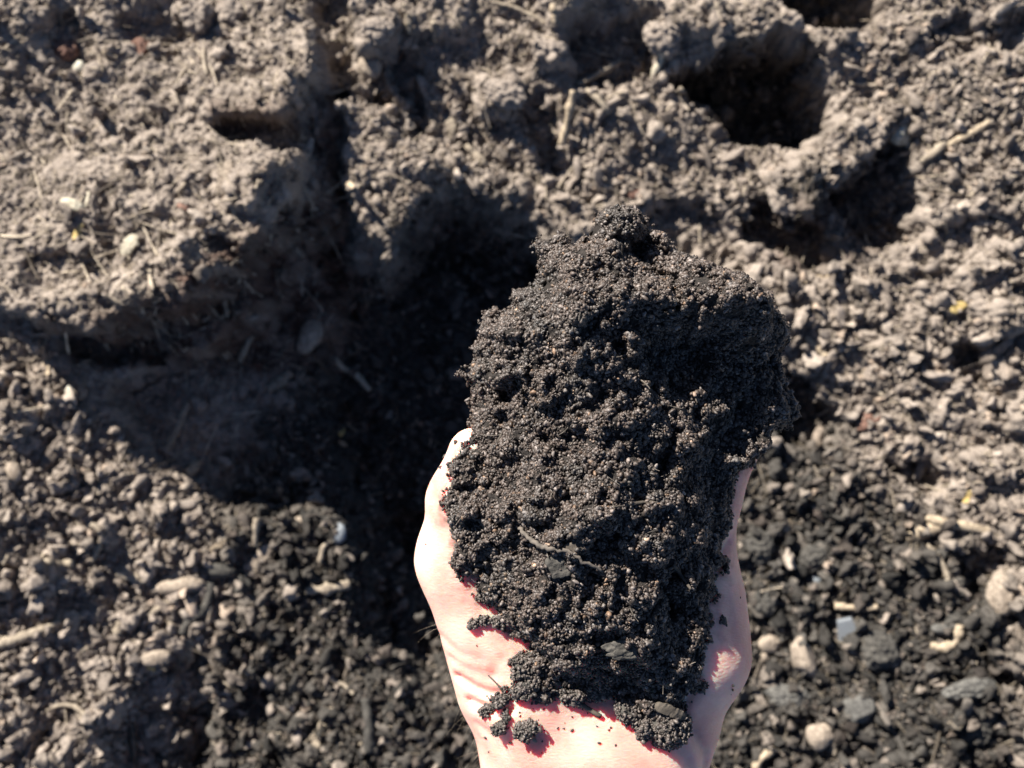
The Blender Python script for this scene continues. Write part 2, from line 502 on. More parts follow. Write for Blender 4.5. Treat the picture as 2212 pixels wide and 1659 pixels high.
# how crumbly the surface is (0 fine crust .. 1 loose coarse crumbs)
CO = np.clip(0.15 + 0.75 * FR, 0, 1)
for poly, w, a in (([(-100, 750), (180, 790), (330, 1000), (560, 1130), (700, 1300), (500, 1750), (-100, 1750)], 120, 0.95),
                   ([(1500, 500), (1800, 560), (2300, 800), (2300, 1750), (1500, 1750)], 160, 0.85),
                   ([(1750, 0), (2300, 0), (2300, 700), (1900, 600)], 120, 0.6),
                   ([(800, 150), (1600, 150), (1700, 500), (800, 560)], 100, 0.5)):
    pw = np.array([P(u, v)[:2] for u, v in poly])
    np.maximum(CO, a * sstep(0.5 - poly_sd(xs, ys, pw) / (w * PXM)), out=CO)

# relief at every size
q1x = xr + 0.0035 * fbm2(xr, yr, 0.011, 3, 7); q1y = yr + 0.0035 * fbm2(xr, yr, 0.011, 3, 8)
q2x = xr + 0.0016 * noise2(xr / .005, yr / .005, 17); q2y = yr + 0.0016 * noise2(xr / .005, yr / .005, 18)
Hh += (4.2 * mm) * fbm2(xr, yr, 0.055, 2, 5)
Hh += (3.0 * mm) * fbm2(xr, yr, 0.020, 4, 6, 0.6) * (0.75 + 0.5 * CO)
Hh += 0.85 * bumps2(q1x, q1y, 0.018, 11, 0.1, 0.55) * (0.1 + 0.7 * CO)
Hh += 0.9 * bumps2(q2x, q2y, 0.0085, 12, 0.1, 0.55) * (0.15 + 0.6 * CO)
Hh += 1.0 * bumps2(q2x, q2y, 0.0042, 13, 0.12, 0.55) * (0.8 + 0.2 * CO)
Hh += (1.5 * mm) * fbm2(xr, yr, 0.0075, 3, 15, 0.7)
Hh += (1.3 * mm) * (0.5 - np.abs(fbm2(q1x, q1y, 0.012, 3, 16, 0.6)))
Hh -= 0.9 * bumps2(q2x, q2y, 0.011, 14, 0.05, 0.42)
Z = (0.012 * fbm2(X, Y, 0.4, 3, 40) + 0.010 * fbm2(X, Y, 0.09, 3, 42, 0.6) + 0.03 + 0.10 * fbm2(X, Y, 3.0, 3, 41) * sstep((np.hypot(X, Y) - 0.6) / 3))
blend = sstep((0.55 - np.abs(xr)) / 0.1) * sstep((0.46 - np.abs(yr)) / 0.1)
Z[SL] = Z[SL] * (1 - blend) + Hh * blend
FRESH_AND_SHADE = np.zeros_like(X); FRESH_AND_SHADE[SL] = FR * blend
ny, nx = X.shape
idx = np.arange(nx * ny).reshape(ny, nx)
faces = np.stack([idx[:-1, :-1], idx[:-1, 1:], idx[1:, 1:], idx[1:, :-1]], -1).reshape(-1, 4)
gy0, gx0 = np.gradient(Z[SL], yr[:, 0], xr[0])
sl_ = np.sqrt(1 + gx0 ** 2 + gy0 ** 2)
w_ = sstep((sl_ - 1.25) / 0.9) * blend
zz_ = Z[SL]
dn = (0.0034 * noise3(xr / .011, yr / .011, zz_ / .011, 71) + 0.0022 * noise3(xr / .0052, yr / .0052, zz_ / .0052, 72) + 0.0012 * noise3(xr / .0026, yr / .0026, zz_ / .0026, 73)) * w_
GX3 = X.copy(); GY3 = Y.copy(); GZ3 = Z.copy()
GX3[SL] += -gx0 / sl_ * dn; GY3[SL] += -gy0 / sl_ * dn; GZ3[SL] += dn / sl_
ground = mesh_obj("ground", np.stack([GX3, GY3, GZ3], -1).reshape(-1, 3), faces, M_SOIL)
tag(ground, kind="structure")
at = ground.data.attributes.new("fresh_and_shade", 'FLOAT', 'POINT')
at.data.foreach_set("value", FRESH_AND_SHADE.astype(np.float32).ravel())
SHADEF = np.zeros_like(X); SHADEF[SL] = SHADE_MASK * blend
at = ground.data.attributes.new("painted_shade", 'FLOAT', 'POINT')
at.data.foreach_set("value", SHADEF.astype(np.float32).ravel())

_gx, _gy = gx, gy


def sample(F, x, y, ax=gx, ay=gy):
    x = np.atleast_1d(np.asarray(x, float)); y = np.atleast_1d(np.asarray(y, float))
    i = np.clip(np.searchsorted(ax, x) - 1, 0, len(ax) - 2); j = np.clip(np.searchsorted(ay, y) - 1, 0, len(ay) - 2)
    fx = np.clip((x - ax[i]) / (ax[i + 1] - ax[i]), 0, 1); fy = np.clip((y - ay[j]) / (ay[j + 1] - ay[j]), 0, 1)
    return (F[j, i] * (1 - fx) * (1 - fy) + F[j, i + 1] * fx * (1 - fy) + F[j + 1, i] * (1 - fx) * fy + F[j + 1, i + 1] * fx * fy)


def on_ground(u, v):
    z = 0.0
    for _ in range(6):
        x, y, _z = P(u, v, z)
        z = float(sample(Z, x, y)[0])
    return Vector((x, y, z))


# ------------------------------------------------------------------ instanced loose material
def ico(sub):
    import bmesh
    bm = bmesh.new()
    bmesh.ops.create_icosphere(bm, subdivisions=sub, radius=1.0)
    v = np.array([p.co[:] for p in bm.verts]); f = np.array([[q.index for q in p.verts] for p in bm.faces])
    bm.free()
    return v, f


ICO2 = ico(2); ICO3 = ico(3); ICO4 = ico(4); ICO5 = ico(5)


def lumpy(base, seed, amp=0.35, freq=1.1, flat=(1, 1, 1), fine=0.1):
    v, f = base
    n = noise3(v[:, 0] * freq + 5.1, v[:, 1] * freq + 2.2, v[:, 2] * freq + 9.7, seed)
    n2 = noise3(v[:, 0] * freq * 3 + 5.1, v[:, 1] * freq * 3, v[:, 2] * freq * 3, seed + 5)
    r = 1 + amp * n + fine * n2
    return v * r[:, None] * np.array(flat), f


def variants(cname, mat, n, base, amp, freq, flats, fine=0.12):
    col = bpy.data.collections.new(cname)
    for i in range(n):
        v, f = lumpy(base, 100 + i * 7, amp, freq, (1, 1, 1), fine)
        if base is ICO3:
            for _ in range(6):
                nn = rng.normal(size=3); nn /= np.linalg.norm(nn)
                dd = v @ nn - rng.uniform(0.3, 0.75)
                v = v - np.clip(dd, 0, None)[:, None] * nn * 0.9
            v = v * (1 + 0.10 * noise3(v[:, 0] * 4, v[:, 1] * 4, v[:, 2] * 4, i))[:, None] * 1.15
        v = v * np.array(flats[i % len(flats)])
        me = bpy.data.meshes.new(cname)
        me.from_pydata(v.tolist(), [], f.tolist())
        me.polygons.foreach_set("use_smooth", np.ones(len(me.polygons), dtype=bool))
        me.materials.append(mat)
        o = bpy.data.objects.new("%s_%02d" % (cname, i), me)
        col.objects.link(o)
    return col


def scatter(name, col, pos, rot, scl, idx, color, parent=None):
    me = bpy.data.meshes.new(name)
    me.vertices.add(len(pos)); me.vertices.foreach_set("co", np.asarray(pos, np.float32).ravel())
    for nm, ty, key, arr in (("rot", 'FLOAT_VECTOR', "vector", rot), ("scl", 'FLOAT_VECTOR', "vector", scl), ("pick", 'INT', "value", idx)):
        a = me.attributes.new(nm, ty, 'POINT')
        a.data.foreach_set(key, np.asarray(arr, np.int32 if ty == 'INT' else np.float32).ravel())
    a = me.attributes.new("col", 'FLOAT_COLOR', 'POINT')
    a.data.foreach_set("color", np.concatenate([color, np.ones((len(color), 1))], 1).astype(np.float32).ravel())
    o = bpy.data.objects.new(name, me)
    sc.collection.objects.link(o)
    if parent: o.parent = parent
    ng = bpy.data.node_groups.new(name, 'GeometryNodeTree')
    ng.interface.new_socket("Geometry", in_out='INPUT', socket_type='NodeSocketGeometry')
    ng.interface.new_socket("Geometry", in_out='OUTPUT', socket_type='NodeSocketGeometry')
    gi = ng.nodes.new("NodeGroupInput"); go = ng.nodes.new("NodeGroupOutput")
    ip = ng.nodes.new("GeometryNodeInstanceOnPoints")
    ci = ng.nodes.new("GeometryNodeCollectionInfo")
    ci.inputs["Collection"].default_value = col
    ci.inputs["Separate Children"].default_value = True
    ci.inputs["Reset Children"].default_value = True

    def na(nm, ty):
        n = ng.nodes.new("GeometryNodeInputNamedAttribute"); n.data_type = ty
        n.inputs["Name"].default_value = nm
        return [s for s in n.outputs if s.enabled and s.name == "Attribute"][0]
    er = ng.nodes.new("FunctionNodeEulerToRotation")
    L = ng.links
    L.new(gi.outputs[0], ip.inputs["Points"])
    L.new(ci.outputs[0], ip.inputs["Instance"])
    ip.inputs["Pick Instance"].default_value = True
    L.new(na("pick", 'INT'), ip.inputs["Instance Index"])
    L.new(na("rot", 'FLOAT_VECTOR'), er.inputs[0]); L.new(er.outputs[0], ip.inputs["Rotation"])
    L.new(na("scl", 'FLOAT_VECTOR'), ip.inputs["Scale"])
    L.new(ip.outputs[0], go.inputs[0])
    md = o.modifiers.new("scatter", 'NODES'); md.node_group = ng
    return o


def lerp(a, b, t):
    return np.asarray(a) * (1 - t)[:, None] + np.asarray(b) * t[:, None]


C_CRUMB = variants("crumb_shape", M_CRUMB, 12, ICO3, 0.75, 1.5, [(1, 1, .8), (1.35, .8, .7), (.9, 1.1, .6), (1.8, .65, .6), (1.1, .9, .9), (1.5, .8, .5)], 0.26)
FRC = np.zeros_like(X); COc = np.zeros_like(X)
FRC[SL] = FR; COc[SL] = CO
NC = 300000
gy_, gx_ = np.gradient(Hh, yr[:, 0], xr[0])
STEEP = np.zeros_like(X); STEEP[SL] = np.sqrt(1 + np.clip(gx_ ** 2 + gy_ ** 2, 0, 16))
px = rng.uniform(-0.34, 0.34, NC); py = rng.uniform(-0.258, 0.258, NC)
NX = 110000
px = np.concatenate([px, rng.uniform(-0.52, 0.52, NX)]); py = np.concatenate([py, rng.uniform(-0.43, 0.43, NX)])
out_ = (np.abs(px) > 0.34) | (np.abs(py) > 0.258); out_[:NC] = True
px, py = px[out_], py[out_]; NC = len(px)
st = np.maximum(sample(STEEP, px, py), 1.0)
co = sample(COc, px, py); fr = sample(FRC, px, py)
clus = fbm2(px, py, 0.022, 3, 77)
keep = rng.random(NC) < np.clip((0.20 + 0.60 * co + 0.55 * clus) * st / 2.2, 0.02, 1)
px, py, co, fr = px[keep], py[keep], co[keep], fr[keep]
n = len(px)
med = 0.00042 + 0.00046 * co
rad = np.clip(med * np.exp(rng.normal(0, 0.6, n)), 0.0003, 0.0052)
big = rng.random(n) < 0.035 * co
rad = np.where(big, rng.uniform(0.0026, 0.0055, n), rad)
pz = sample(Z, px, py) + rad * rng.uniform(-0.1, 0.7, n)
t = np.clip(rng.normal(0.5, 0.28, n), 0, 1)
dry = lerp(DRY_A, DRY_B, t) * rng.uniform(0.8, 1.2, (n, 1))
pale = rng.random(n) < 0.05
dry[pale] = dry[pale] * np.array([1.5, 1.4, 1.3])
wet = lerp(WET_A, WET_B, t) * rng.uniform(0.8, 1.3, (n, 1))
odd = rng.random(n) < 0.13
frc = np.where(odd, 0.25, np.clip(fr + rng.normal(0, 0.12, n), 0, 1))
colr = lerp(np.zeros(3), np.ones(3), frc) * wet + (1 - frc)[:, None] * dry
shade_t = np.clip(sample(SHADEF, px, py) + 0.1 * rng.normal(size=n), 0, 1) * (rng.random(n) < 0.9)  # crumbs there carry the painted shade too
colr = colr * (1 - shade_t)[:, None] + lerp(RUST_A, RUST_B, t) * shade_t[:, None]
crumbs = scatter("soil_crumbs", C_CRUMB, np.stack([px, py, pz], 1), rng.uniform(0, 6.28, (n, 3)), np.repeat(rad[:, None], 3, 1),
                 rng.integers(0, 12, n), colr)
tag(crumbs, "loose brown and black soil crumbs covering the compost heap", "soil crumbs", kind="stuff")

# short plant fibres and slivers mixed in with the crumbs
C_FIB = bpy.data.collections.new("fibre_shape")
for i in range(5):
    vs, fs = [], []
    K = 6; bend = rng.uniform(-0.35, 0.35, 2)
    for k in range(K):
        s = k / (K - 1) * 2 - 1
        c = np.array([s, bend[0] * (s * s), 0.25 * bend[1] * s * s])
        w = (0.11 - 0.05 * abs(s)) * (1 + 0.3 * rng.normal())
        for a in range(4):
            th = a * math.pi / 2 + 0.4
            vs.append(c + np.array([0, math.cos(th) * w, math.sin(th) * w * (0.5 if i % 2 else 1)]))
    for k in range(K - 1):
        for a in range(4):
            fs.append((k * 4 + a, k * 4 + (a + 1) % 4, k * 4 + 4 + (a + 1) % 4, k * 4 + 4 + a))
    fs += [(3, 2, 1, 0), tuple(range((K - 1) * 4, K * 4))]
    me = bpy.data.meshes.new("fibre_shape"); me.from_pydata([tuple(map(float, q)) for q in vs], [], fs)
    me.materials.append(M_FIBRE)
    C_FIB.objects.link(bpy.data.objects.new("fibre_shape_%02d" % i, me))
NF = 25000
px = rng.uniform(-0.34, 0.34, NF); py = rng.uniform(-0.258, 0.258, NF)
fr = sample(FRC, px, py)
ln = np.clip(0.0022 * np.exp(rng.normal(0, 0.6, NF)), 0.001, 0.012)
th = rng.uniform(0, 6.28, NF)
long_ = rng.random(NF) < 0.03
ln = np.where(long_, rng.uniform(0.005, 0.013, NF), ln)
dx, dy = np.cos(th) * ln, np.sin(th) * ln
z1 = sample(Z, px + dx, py + dy); z0 = sample(Z, px - dx, py - dy)
tilt = np.clip(np.arctan2(z1 - z0, 2 * ln), -0.9, 0.9)
pz = np.maximum((z0 + z1) / 2, sample(Z, px, py)) + 0.0005
t = rng.random(NF) ** 1.5
fc = lerp((0.14, 0.115, 0.09), (0.46, 0.385, 0.29), t)
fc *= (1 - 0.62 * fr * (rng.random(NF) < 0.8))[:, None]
wd = np.clip(rng.lognormal(0, 0.4, NF), 0.5, 2.2) * np.clip(0.0026 / ln, 0.4, 1.3)
fib = scatter("plant_fibres", C_FIB, np.stack([px, py, pz], 1), np.stack([rng.uniform(0, 1, NF), -tilt, th], 1),
              np.stack([ln, ln * wd, ln * wd], 1), rng.integers(0, 5, NF), fc)
tag(fib, "short dry plant fibres and bark slivers strewn through the soil", "plant fibres", kind="stuff")

# ------------------------------------------------------------------ hand and forearm (one continuous surface)
VOX = 0.00115
bmin = np.array([-0.075, -0.44, 0.205]); bmax = np.array([0.115, 0.075, 0.335])
dims = np.ceil((bmax - bmin) / VOX).astype(int)
ax_x = bmin[0] + np.arange(dims[0]) * VOX; ax_y = bmin[1] + np.arange(dims[1]) * VOX; ax_z = bmin[2] + np.arange(dims[2]) * VOX
SD = np.full(dims, 0.05, dtype=np.float32)


def cone(a, b, ra, rb, k=0.008, squash=None):
    """round cone from a to b, smoothly joined to what is there"""
    global SD
    a = np.array(a, float); b = np.array(b, float)
    R = max(ra, rb) + k + 0.004
    lo = np.minimum(a, b) - R; hi = np.maximum(a, b) + R
    s = []
    for ax, i in ((ax_x, 0), (ax_y, 1), (ax_z, 2)):
        i0 = max(0, np.searchsorted(ax, lo[i])); i1 = min(len(ax), np.searchsorted(ax, hi[i]))
        if i1 <= i0: return
        s.append(slice(i0, i1))
    gxx = ax_x[s[0]][:, None, None]; gyy = ax_y[s[1]][None, :, None]; gzz = ax_z[s[2]][None, None, :]
    e = b - a; L2 = e @ e + 1e-12
    t = np.clip(((gxx - a[0]) * e[0] + (gyy - a[1]) * e[1] + (gzz - a[2]) * e[2]) / L2, 0, 1)
    d = np.sqrt((gxx - a[0] - e[0] * t) ** 2 + (gyy - a[1] - e[1] * t) ** 2 + (gzz - a[2] - e[2] * t) ** 2) - (ra + (rb - ra) * t)
    c = SD[tuple(s)]
    h = np.clip(0.5 + 0.5 * (c - d) / k, 0, 1)
    SD[tuple(s)] = (c * (1 - h) + d * h - k * h * (1 - h)).astype(np.float32)


def q(u, v, z): return P(u, v, z)


# forearm (runs out of the picture towards the elbow)
EL = (0.050, -0.405)
for (u, r0, xo, r1) in ((1178, 0.0205, -0.020, 0.034), (1385, 0.0185, 0.020, 0.032), (1280, 0.0225, 0.0, 0.040)):
    x, y, z = q(u, 1640, 0.299 - r0)
    cone((x, y, z), (EL[0] + xo, EL[1], 0.252), r0, r1, 0.012)
# wrist to palm
for (u0, u1, v1, z1, r0, r1) in ((1180, 1115, 850, 0.2750, 0.0190, 0.0118), (1250, 1230, 830, 0.2745, 0.0195, 0.0130),
                                 (1320, 1370, 850, 0.2745, 0.0195, 0.0125), (1390, 1500, 930, 0.2775, 0.0185, 0.0115)):
    cone(q(u0, 1600, 0.299 - r0), q((u0 * 0.4 + u1 * 0.6), 1280, 0.278), r0, 0.0150, 0.010)
    cone(q((u0 * 0.4 + u1 * 0.6), 1280, 0.278), q(u1, v1, z1), 0.0150, r1, 0.010)
# ball of the thumb, thumb
cone(q(1130, 1450, 0.279), q(1013, 1205, 0.284), 0.0225, 0.0162, 0.010)
cone(q(1013, 1205, 0.284), q(1006, 1085, 0.290), 0.0160, 0.0122, 0.006)
cone(q(1006, 1085, 0.290), q(1030, 984, 0.294), 0.0118, 0.0086, 0.004)
# heel of the hand on the little-finger side
cone(q(1440, 1520, 0.279), q(1459, 1400, 0.281), 0.0165, 0.0195, 0.010)
cone(q(1459, 1400, 0.281), q(1478, 1230, 0.281), 0.0195, 0.0152, 0.008)
cone(q(1478, 1230, 0.281), q(1525, 1080, 0.284), 0.0150, 0.0105, 0.006)
cone(q(1530, 1300, 0.2875), q(1537, 1420, 0.2865), 0.0088, 0.0095, 0.010)
# fingers, cupped under the soil: knuckle, middle joint, last joint, tip
for pts in (((1115, 850, .2750, .0108), (1150, 740, .268, .0094), (1200, 660, .277, .0084), (1240, 620, .287, .0070)),
            ((1240, 830, .2735, .0116), (1275, 680, .264, .0100), (1310, 600, .274, .0088), (1330, 570, .285, .0073)),
            ((1375, 850, .2735, .0112), (1410, 700, .264, .0096), (1430, 630, .274, .0086), (1440, 610, .285, .0072)),
            ((1525, 1080, .2840, .0104), (1575, 960, .285, .0088), (1590, 860, .288, .0080), (1575, 790, .296, .0066))):
    for (a, b) in zip(pts[:-1], pts[1:]):
        cone(q(*a[:3]), q(*b[:3]), a[3], b[3], 0.003)

# creases carved into the skin
GXX, GYY = np.meshgrid(ax_x, ax_y, indexing='ij')


def crease(pts, depth, width, z=0.30):
    global SD
    d = np.full(GXX.shape, 1e9)
    pw = [P(u, v, z)[:2] for u, v in pts]
    for (a, b) in zip(pw[:-1], pw[1:]):
        ex, ey = b[0] - a[0], b[1] - a[1]
        t = np.clip(((GXX - a[0]) * ex + (GYY - a[1]) * ey) / (ex * ex + ey * ey), 0, 1)
        d = np.minimum(d, (GXX - a[0] - ex * t) ** 2 + (GYY - a[1] - ey * t) ** 2)
    g = (depth * np.exp(-d / (width * width))).astype(np.float32)
    SD += g[:, :, None] * (ax_z > 0.272)[None, None, :].astype(np.float32)


crease([(990, 1480), (1050, 1500), (1120, 1500), (1200, 1496)], 0.0020, 0.0013)
crease([(950, 1395), (985, 1420), (1040, 1428)], 0.0008, 0.0012)
crease([(972, 1440), (1010, 1456), (1070, 1460)], 0.0009, 0.0012)
crease([(1030, 1580), (1070, 1600), (1090, 1640)], 0.0008, 0.0012)
crease([(1080, 1380), (1120, 1420), (1160, 1470)], 0.0010, 0.0014)
crease([(1016, 1528), (1060, 1535), (1110, 1528)], 0.0019, 0.0013)
crease([(1500, 1480), (1460, 1550), (1500, 1585), (1530, 1640), (1530, 1670)], 0.0016, 0.0016)
crease([(1440, 1600), (1480, 1640), (1500, 1680)], 0.0013, 0.0015)
crease([(1583, 1180), (1565, 1200), (1540, 1210)], 0.0016, 0.0016)
crease([(1570, 1300), (1580, 1350), (1590, 1420)], 0.0004, 0.0014)
crease([(1090, 1410), (1060, 1470)], 0.0006, 0.0011)
crease([(1034, 1310), (1040, 1350)], 0.0006, 0.0010)
crease([(1200, 1100), (1180, 1300), (1260, 1450)], 0.0010, 0.0018)
# soft dents and tendons
SD += (0.0011 * noise3(ax_x[:, None, None] / 0.02 + 0 * ax_y[None, :, None] + 0 * ax_z[None, None, :], ax_y[None, :, None] / 0.026 + 0 * ax_x[:, None, None] + 0 * ax_z[None, None, :],
                       ax_z[None, None, :] / 0.02 + 0 * ax_x[:, None, None] + 0 * ax_y[None, :, None], 3)).astype(np.float32)


def surface_nets(F, o, h):
    ins = F < 0
    nx, ny, nz = F.shape
    acc = np.zeros((nx - 1, ny - 1, nz - 1, 3), np.float32); cnt = np.zeros((nx - 1, ny - 1, nz - 1), np.float32)
    corners = [(a, b, c) for a in (0, 1) for b in (0, 1) for c in (0, 1)]
    sl = lambda c: tuple(slice(c[i], F.shape[i] - 1 + c[i]) for i in range(3))
    for c in corners:
        for ax in range(3):
            if c[ax] == 0:
                c2 = list(c); c2[ax] = 1
                f0, f1 = F[sl(c)], F[sl(c2)]
                cr = (f0 < 0) != (f1 < 0)
                w = np.where(cr, f0 / np.where(cr, f0 - f1, 1), 0)
                cnt += cr
                for k in range(3):
                    acc[..., k] += np.where(cr, (w if k == ax else c[k]), 0)
    act = cnt > 0
    vid = np.full(act.shape, -1, np.int64); vid[act] = np.arange(act.sum())
    I = np.argwhere(act)
    V = (I + acc[act] / cnt[act][:, None]) * h + o
    faces = []
    for ax in range(3):
        o1, o2 = [(1, 2), (2, 0), (0, 1)][ax]
        s0 = [slice(1, -1)] * 3; s0[ax] = slice(0, -1)
        s1 = list(s0); s1[ax] = slice(1, None)
        f0 = ins[tuple(s0)]; f1 = ins[tuple(s1)]
        for flip, m in ((False, f0 & ~f1), (True, ~f0 & f1)):
            J = np.argwhere(m)
            J = J + np.array([0 if k == ax else 1 for k in range(3)])
            def at_(d1, d2):
                K = J.copy(); K[:, o1] -= d1; K[:, o2] -= d2
                return vid[K[:, 0], K[:, 1], K[:, 2]]
            qd = np.stack([at_(1, 1), at_(0, 1), at_(0, 0), at_(1, 0)], 1)
            if flip: qd = qd[:, ::-1]
            faces.append(qd)
    return V, np.concatenate(faces)


HV, HF = surface_nets(SD, bmin, VOX)
person = mesh_obj("person", HV, HF, M_SKIN)
sm = person.modifiers.new("smooth", 'SMOOTH'); sm.factor = 0.5; sm.iterations = 3
tag(person, "bare left hand and forearm, palm up, cupping a heap of dark compost", "person")

# top of the hand as a height map (for what lies on it)
inside = SD < 0
top_i = dims[2] - 1 - np.argmax(inside[:, :, ::-1], axis=2)
HAS = inside.any(axis=2)
f_in = np.take_along_axis(SD, top_i[..., None], 2)[..., 0]
f_out = np.take_along_axis(SD, np.minimum(top_i + 1, dims[2] - 1)[..., None], 2)[..., 0]
HT = np.where(HAS, ax_z[top_i] + VOX * np.clip(f_in / np.minimum(f_in - f_out, -1e-6), 0, 1), np.nan).T   # [y, x]


def hand_top(u, v):
    z = 0.30
    for _ in range(5):
        x, y, _z = P(u, v, z)
        i = int(round((x - bmin[0]) / VOX)); j = int(round((y - bmin[1]) / VOX))
        zz = HT[min(max(j, 0), HT.shape[0] - 1), min(max(i, 0), HT.shape[1] - 1)]
        z = float(zz) if zz == zz else 0.295
    return Vector((x, y, z))


# ------------------------------------------------------------------ heap of compost in the hand
OUT = [(988, 797), (1019, 800), (1024, 768), (1032, 726), (1045, 671), (1091, 659), (1104, 638), (1158, 608), (1166, 566), (1162, 512), (1213, 503),
       (1234, 524), (1280, 499), (1297, 461), (1322, 449), (1368, 440), (1393, 466), (1410, 495), (1440, 503), (1457, 529), (1507, 554), (1566, 579),
       (1625, 617), (1662, 642), (1692, 667), (1717, 726), (1709, 760), (1683, 780), (1696, 802), (1725, 860), (1738, 923), (1683, 940), (1675, 978),
       (1629, 1009), (1590, 1058), (1594, 1100), (1583, 1151), (1569, 1184), (1576, 1233), (1555, 1240), (1550, 1282), (1534, 1305), (1536, 1380),
       (1517, 1389), (1513, 1445), (1524, 1480), (1489, 1494), (1476, 1540), (1450, 1570), (1410, 1560), (1370, 1535), (1330, 1520), (1305, 1490), (1285, 1520), (1258, 1512), (1245, 1470),
       (1224, 1500), (1205, 1468), (1185, 1510), (1150, 1500), (1108, 1488), (1130, 1460), (1105, 1432), (1160, 1412), (1121, 1380), (1093, 1356), (1065, 1319), (1027, 1296), (1023, 1253),
       (981, 1221), (976, 1188), (990, 1165), (974, 1141), (958, 1113), (962, 1071), (970, 1025), (1000, 978), (1018, 936), (1016, 903), (1013, 830)]
CTRL = [(1200, 530, 12), (1180, 600, 14), (1280, 560, 23), (1340, 468, 24), (1385, 480, 20), (1365, 556, 5), (1425, 590, 20), (1340, 630, 34),
        (1250, 680, 33), (1130, 700, 20), (1070, 750, 12), (1450, 635, 37), (1560, 645, 35), (1640, 690, 28), (1700, 730, 12), (1345, 720, 24),
        (1250, 780, 29), (1150, 820, 19), (1060, 860, 8), (1420, 735, 14), (1520, 745, 12), (1620, 780, 9), (1680, 880, 5), (1560, 900, 7),
        (1450, 850, 15), (1350, 860, 24), (1250, 860, 25), (1520, 855, 16), (1620, 960, 4), (1500, 990, 12), (1430, 960, 20), (1340, 970, 25),
        (1200, 950, 17), (1080, 940, 8), (1000, 1000, 6), (1050, 1060, 10), (1150, 1060, 19), (1300, 1060, 27), (1420, 1060, 24), (1500, 1080, 12),
        (1560, 1100, 4), (970, 1100, 6), (1080, 1180, 14), (1200, 1180, 24), (1320, 1180, 28), (1430, 1180, 22), (1520, 1200, 7), (1020, 1230, 6),
        (1120, 1300, 12), (1250, 1320, 20), (1380, 1320, 20), (1470, 1320, 10), (1150, 1390, 8), (1260, 1430, 10), (1380, 1430, 13), (1470, 1440, 8),
        (1180, 1480, 5), (1330, 1490, 6), (1440, 1490, 8), (1450, 1545, 6), (1390, 1540, 5)]
cp = np.array([P(u, v, 0.297 + h * mm)[:2] + (0.297 + h * mm,) for u, v, h in CTRL])
D2 = ((cp[:, None, :2] - cp[None, :, :2]) ** 2).sum(-1)
EPS = 0.016
Kmat = np.sqrt(D2 + 1e-8) * 1.0
A = np.block([[Kmat + 1e-5 * np.eye(len(cp)), np.ones((len(cp), 1))], [np.ones((1, len(cp))), np.zeros((1, 1))]])
sol = np.linalg.solve(A, np.concatenate([cp[:, 2], [0]]))
SP = 0.00055
cx = np.arange(-0.035, 0.100, SP); cy = np.arange(-0.108, 0.066, SP)
CX, CY = np.meshgrid(cx, cy)
dhv = poly_sd(HV[:, 0], HV[:, 1], [P(u, v, 0.303)[:2] for u, v in OUT])
hz_ = noise2(HV[:, 0] / 0.004, HV[:, 1] / 0.004, 88) * 0.5 + 0.5
dirt_ = np.clip(0.75 * np.exp(-np.clip(dhv, 0, None) / 0.0022) + 0.25 * np.exp(-np.clip(dhv, 0, None) / 0.010) * hz_, 0, 0.8)
da_ = person.data.attributes.new("dirt", 'FLOAT', 'POINT'); da_.data.foreach_set("value", dirt_.astype(np.float32))
r = np.sqrt((CX[..., None] - cp[:, 0]) ** 2 + (CY[..., None] - cp[:, 1]) ** 2 + 1e-6)
TOPH = (r @ sol[:-1]) + sol[-1]
# resting level: the skin where there is skin, carried on smoothly where the heap overhangs
hx = np.clip(np.round((CX - bmin[0]) / VOX).astype(int), 0, dims[0] - 1); hy = np.clip(np.round((CY - bmin[1]) / VOX).astype(int), 0, dims[1] - 1)
BASE = HT[hy, hx]
nanm = np.isnan(BASE)
fill = np.where(nanm, 0.292, BASE)
for _ in range(160):
    b2 = fill.copy()
    b2[1:-1, 1:-1] = 0.25 * (fill[:-2, 1:-1] + fill[2:, 1:-1] + fill[1:-1, :-2] + fill[1:-1, 2:])
    fill = np.where(nanm, b2, BASE)
BASE = fill
for _ in range(6):
    BASE[1:-1, 1:-1] = 0.25 * (BASE[:-2, 1:-1] + BASE[2:, 1:-1] + BASE[1:-1, :-2] + BASE[1:-1, 2:])
wx_ = CX + 0.0019 * fbm2(CX, CY, 0.0065, 4, 201, 0.6); wy_ = CY + 0.0019 * fbm2(CX, CY, 0.0065, 4, 202, 0.6)
ow = [P(u, v, 0.303)[:2] for u, v in OUT]
SDC = poly_sd(wx_, wy_, ow)
depth_in = np.clip(-SDC, 0, 1)
prof = np.sqrt(np.clip(1 - (1 - np.clip(depth_in / 0.009, 0, 1)) ** 2, 0, 1))
TOPH = np.maximum(TOPH, BASE + 0.003)
rel = (4.2 * mm) * fbm2(CX, CY, 0.022, 3, 210, 0.6) + 0.75 * bumps2(CX + 0.0012 * noise2(CX / .003, CY / .003, 5), CY, 0.0105, 211) + 0.7 * bumps2(CX, CY, 0.0055, 212) \
    + (0.9 * mm) * fbm2(CX, CY, 0.004, 3, 213, 0.6)
pits = bumps2(CX + 0.003 * fbm2(CX, CY, 0.006, 2, 7), CY + 0.003 * fbm2(CX, CY, 0.006, 2, 8), 0.026, 219, 0.05, 0.30)
rel = rel - 1.1 * pits - (1.6 * mm) * np.clip(fbm2(CX, CY, 0.009, 3, 221, 0.6), 0, 1)
CZ = BASE + 0.0003 + prof * (TOPH - BASE + rel)
CB = np.minimum(BASE, 0.2995) - 0.004 * prof
mask = SDC < 0
cells = mask[:-1, :-1] & mask[1:, :-1] & mask[:-1, 1:] & mask[1:, 1:]
cid = np.arange(CX.size).reshape(CX.shape)
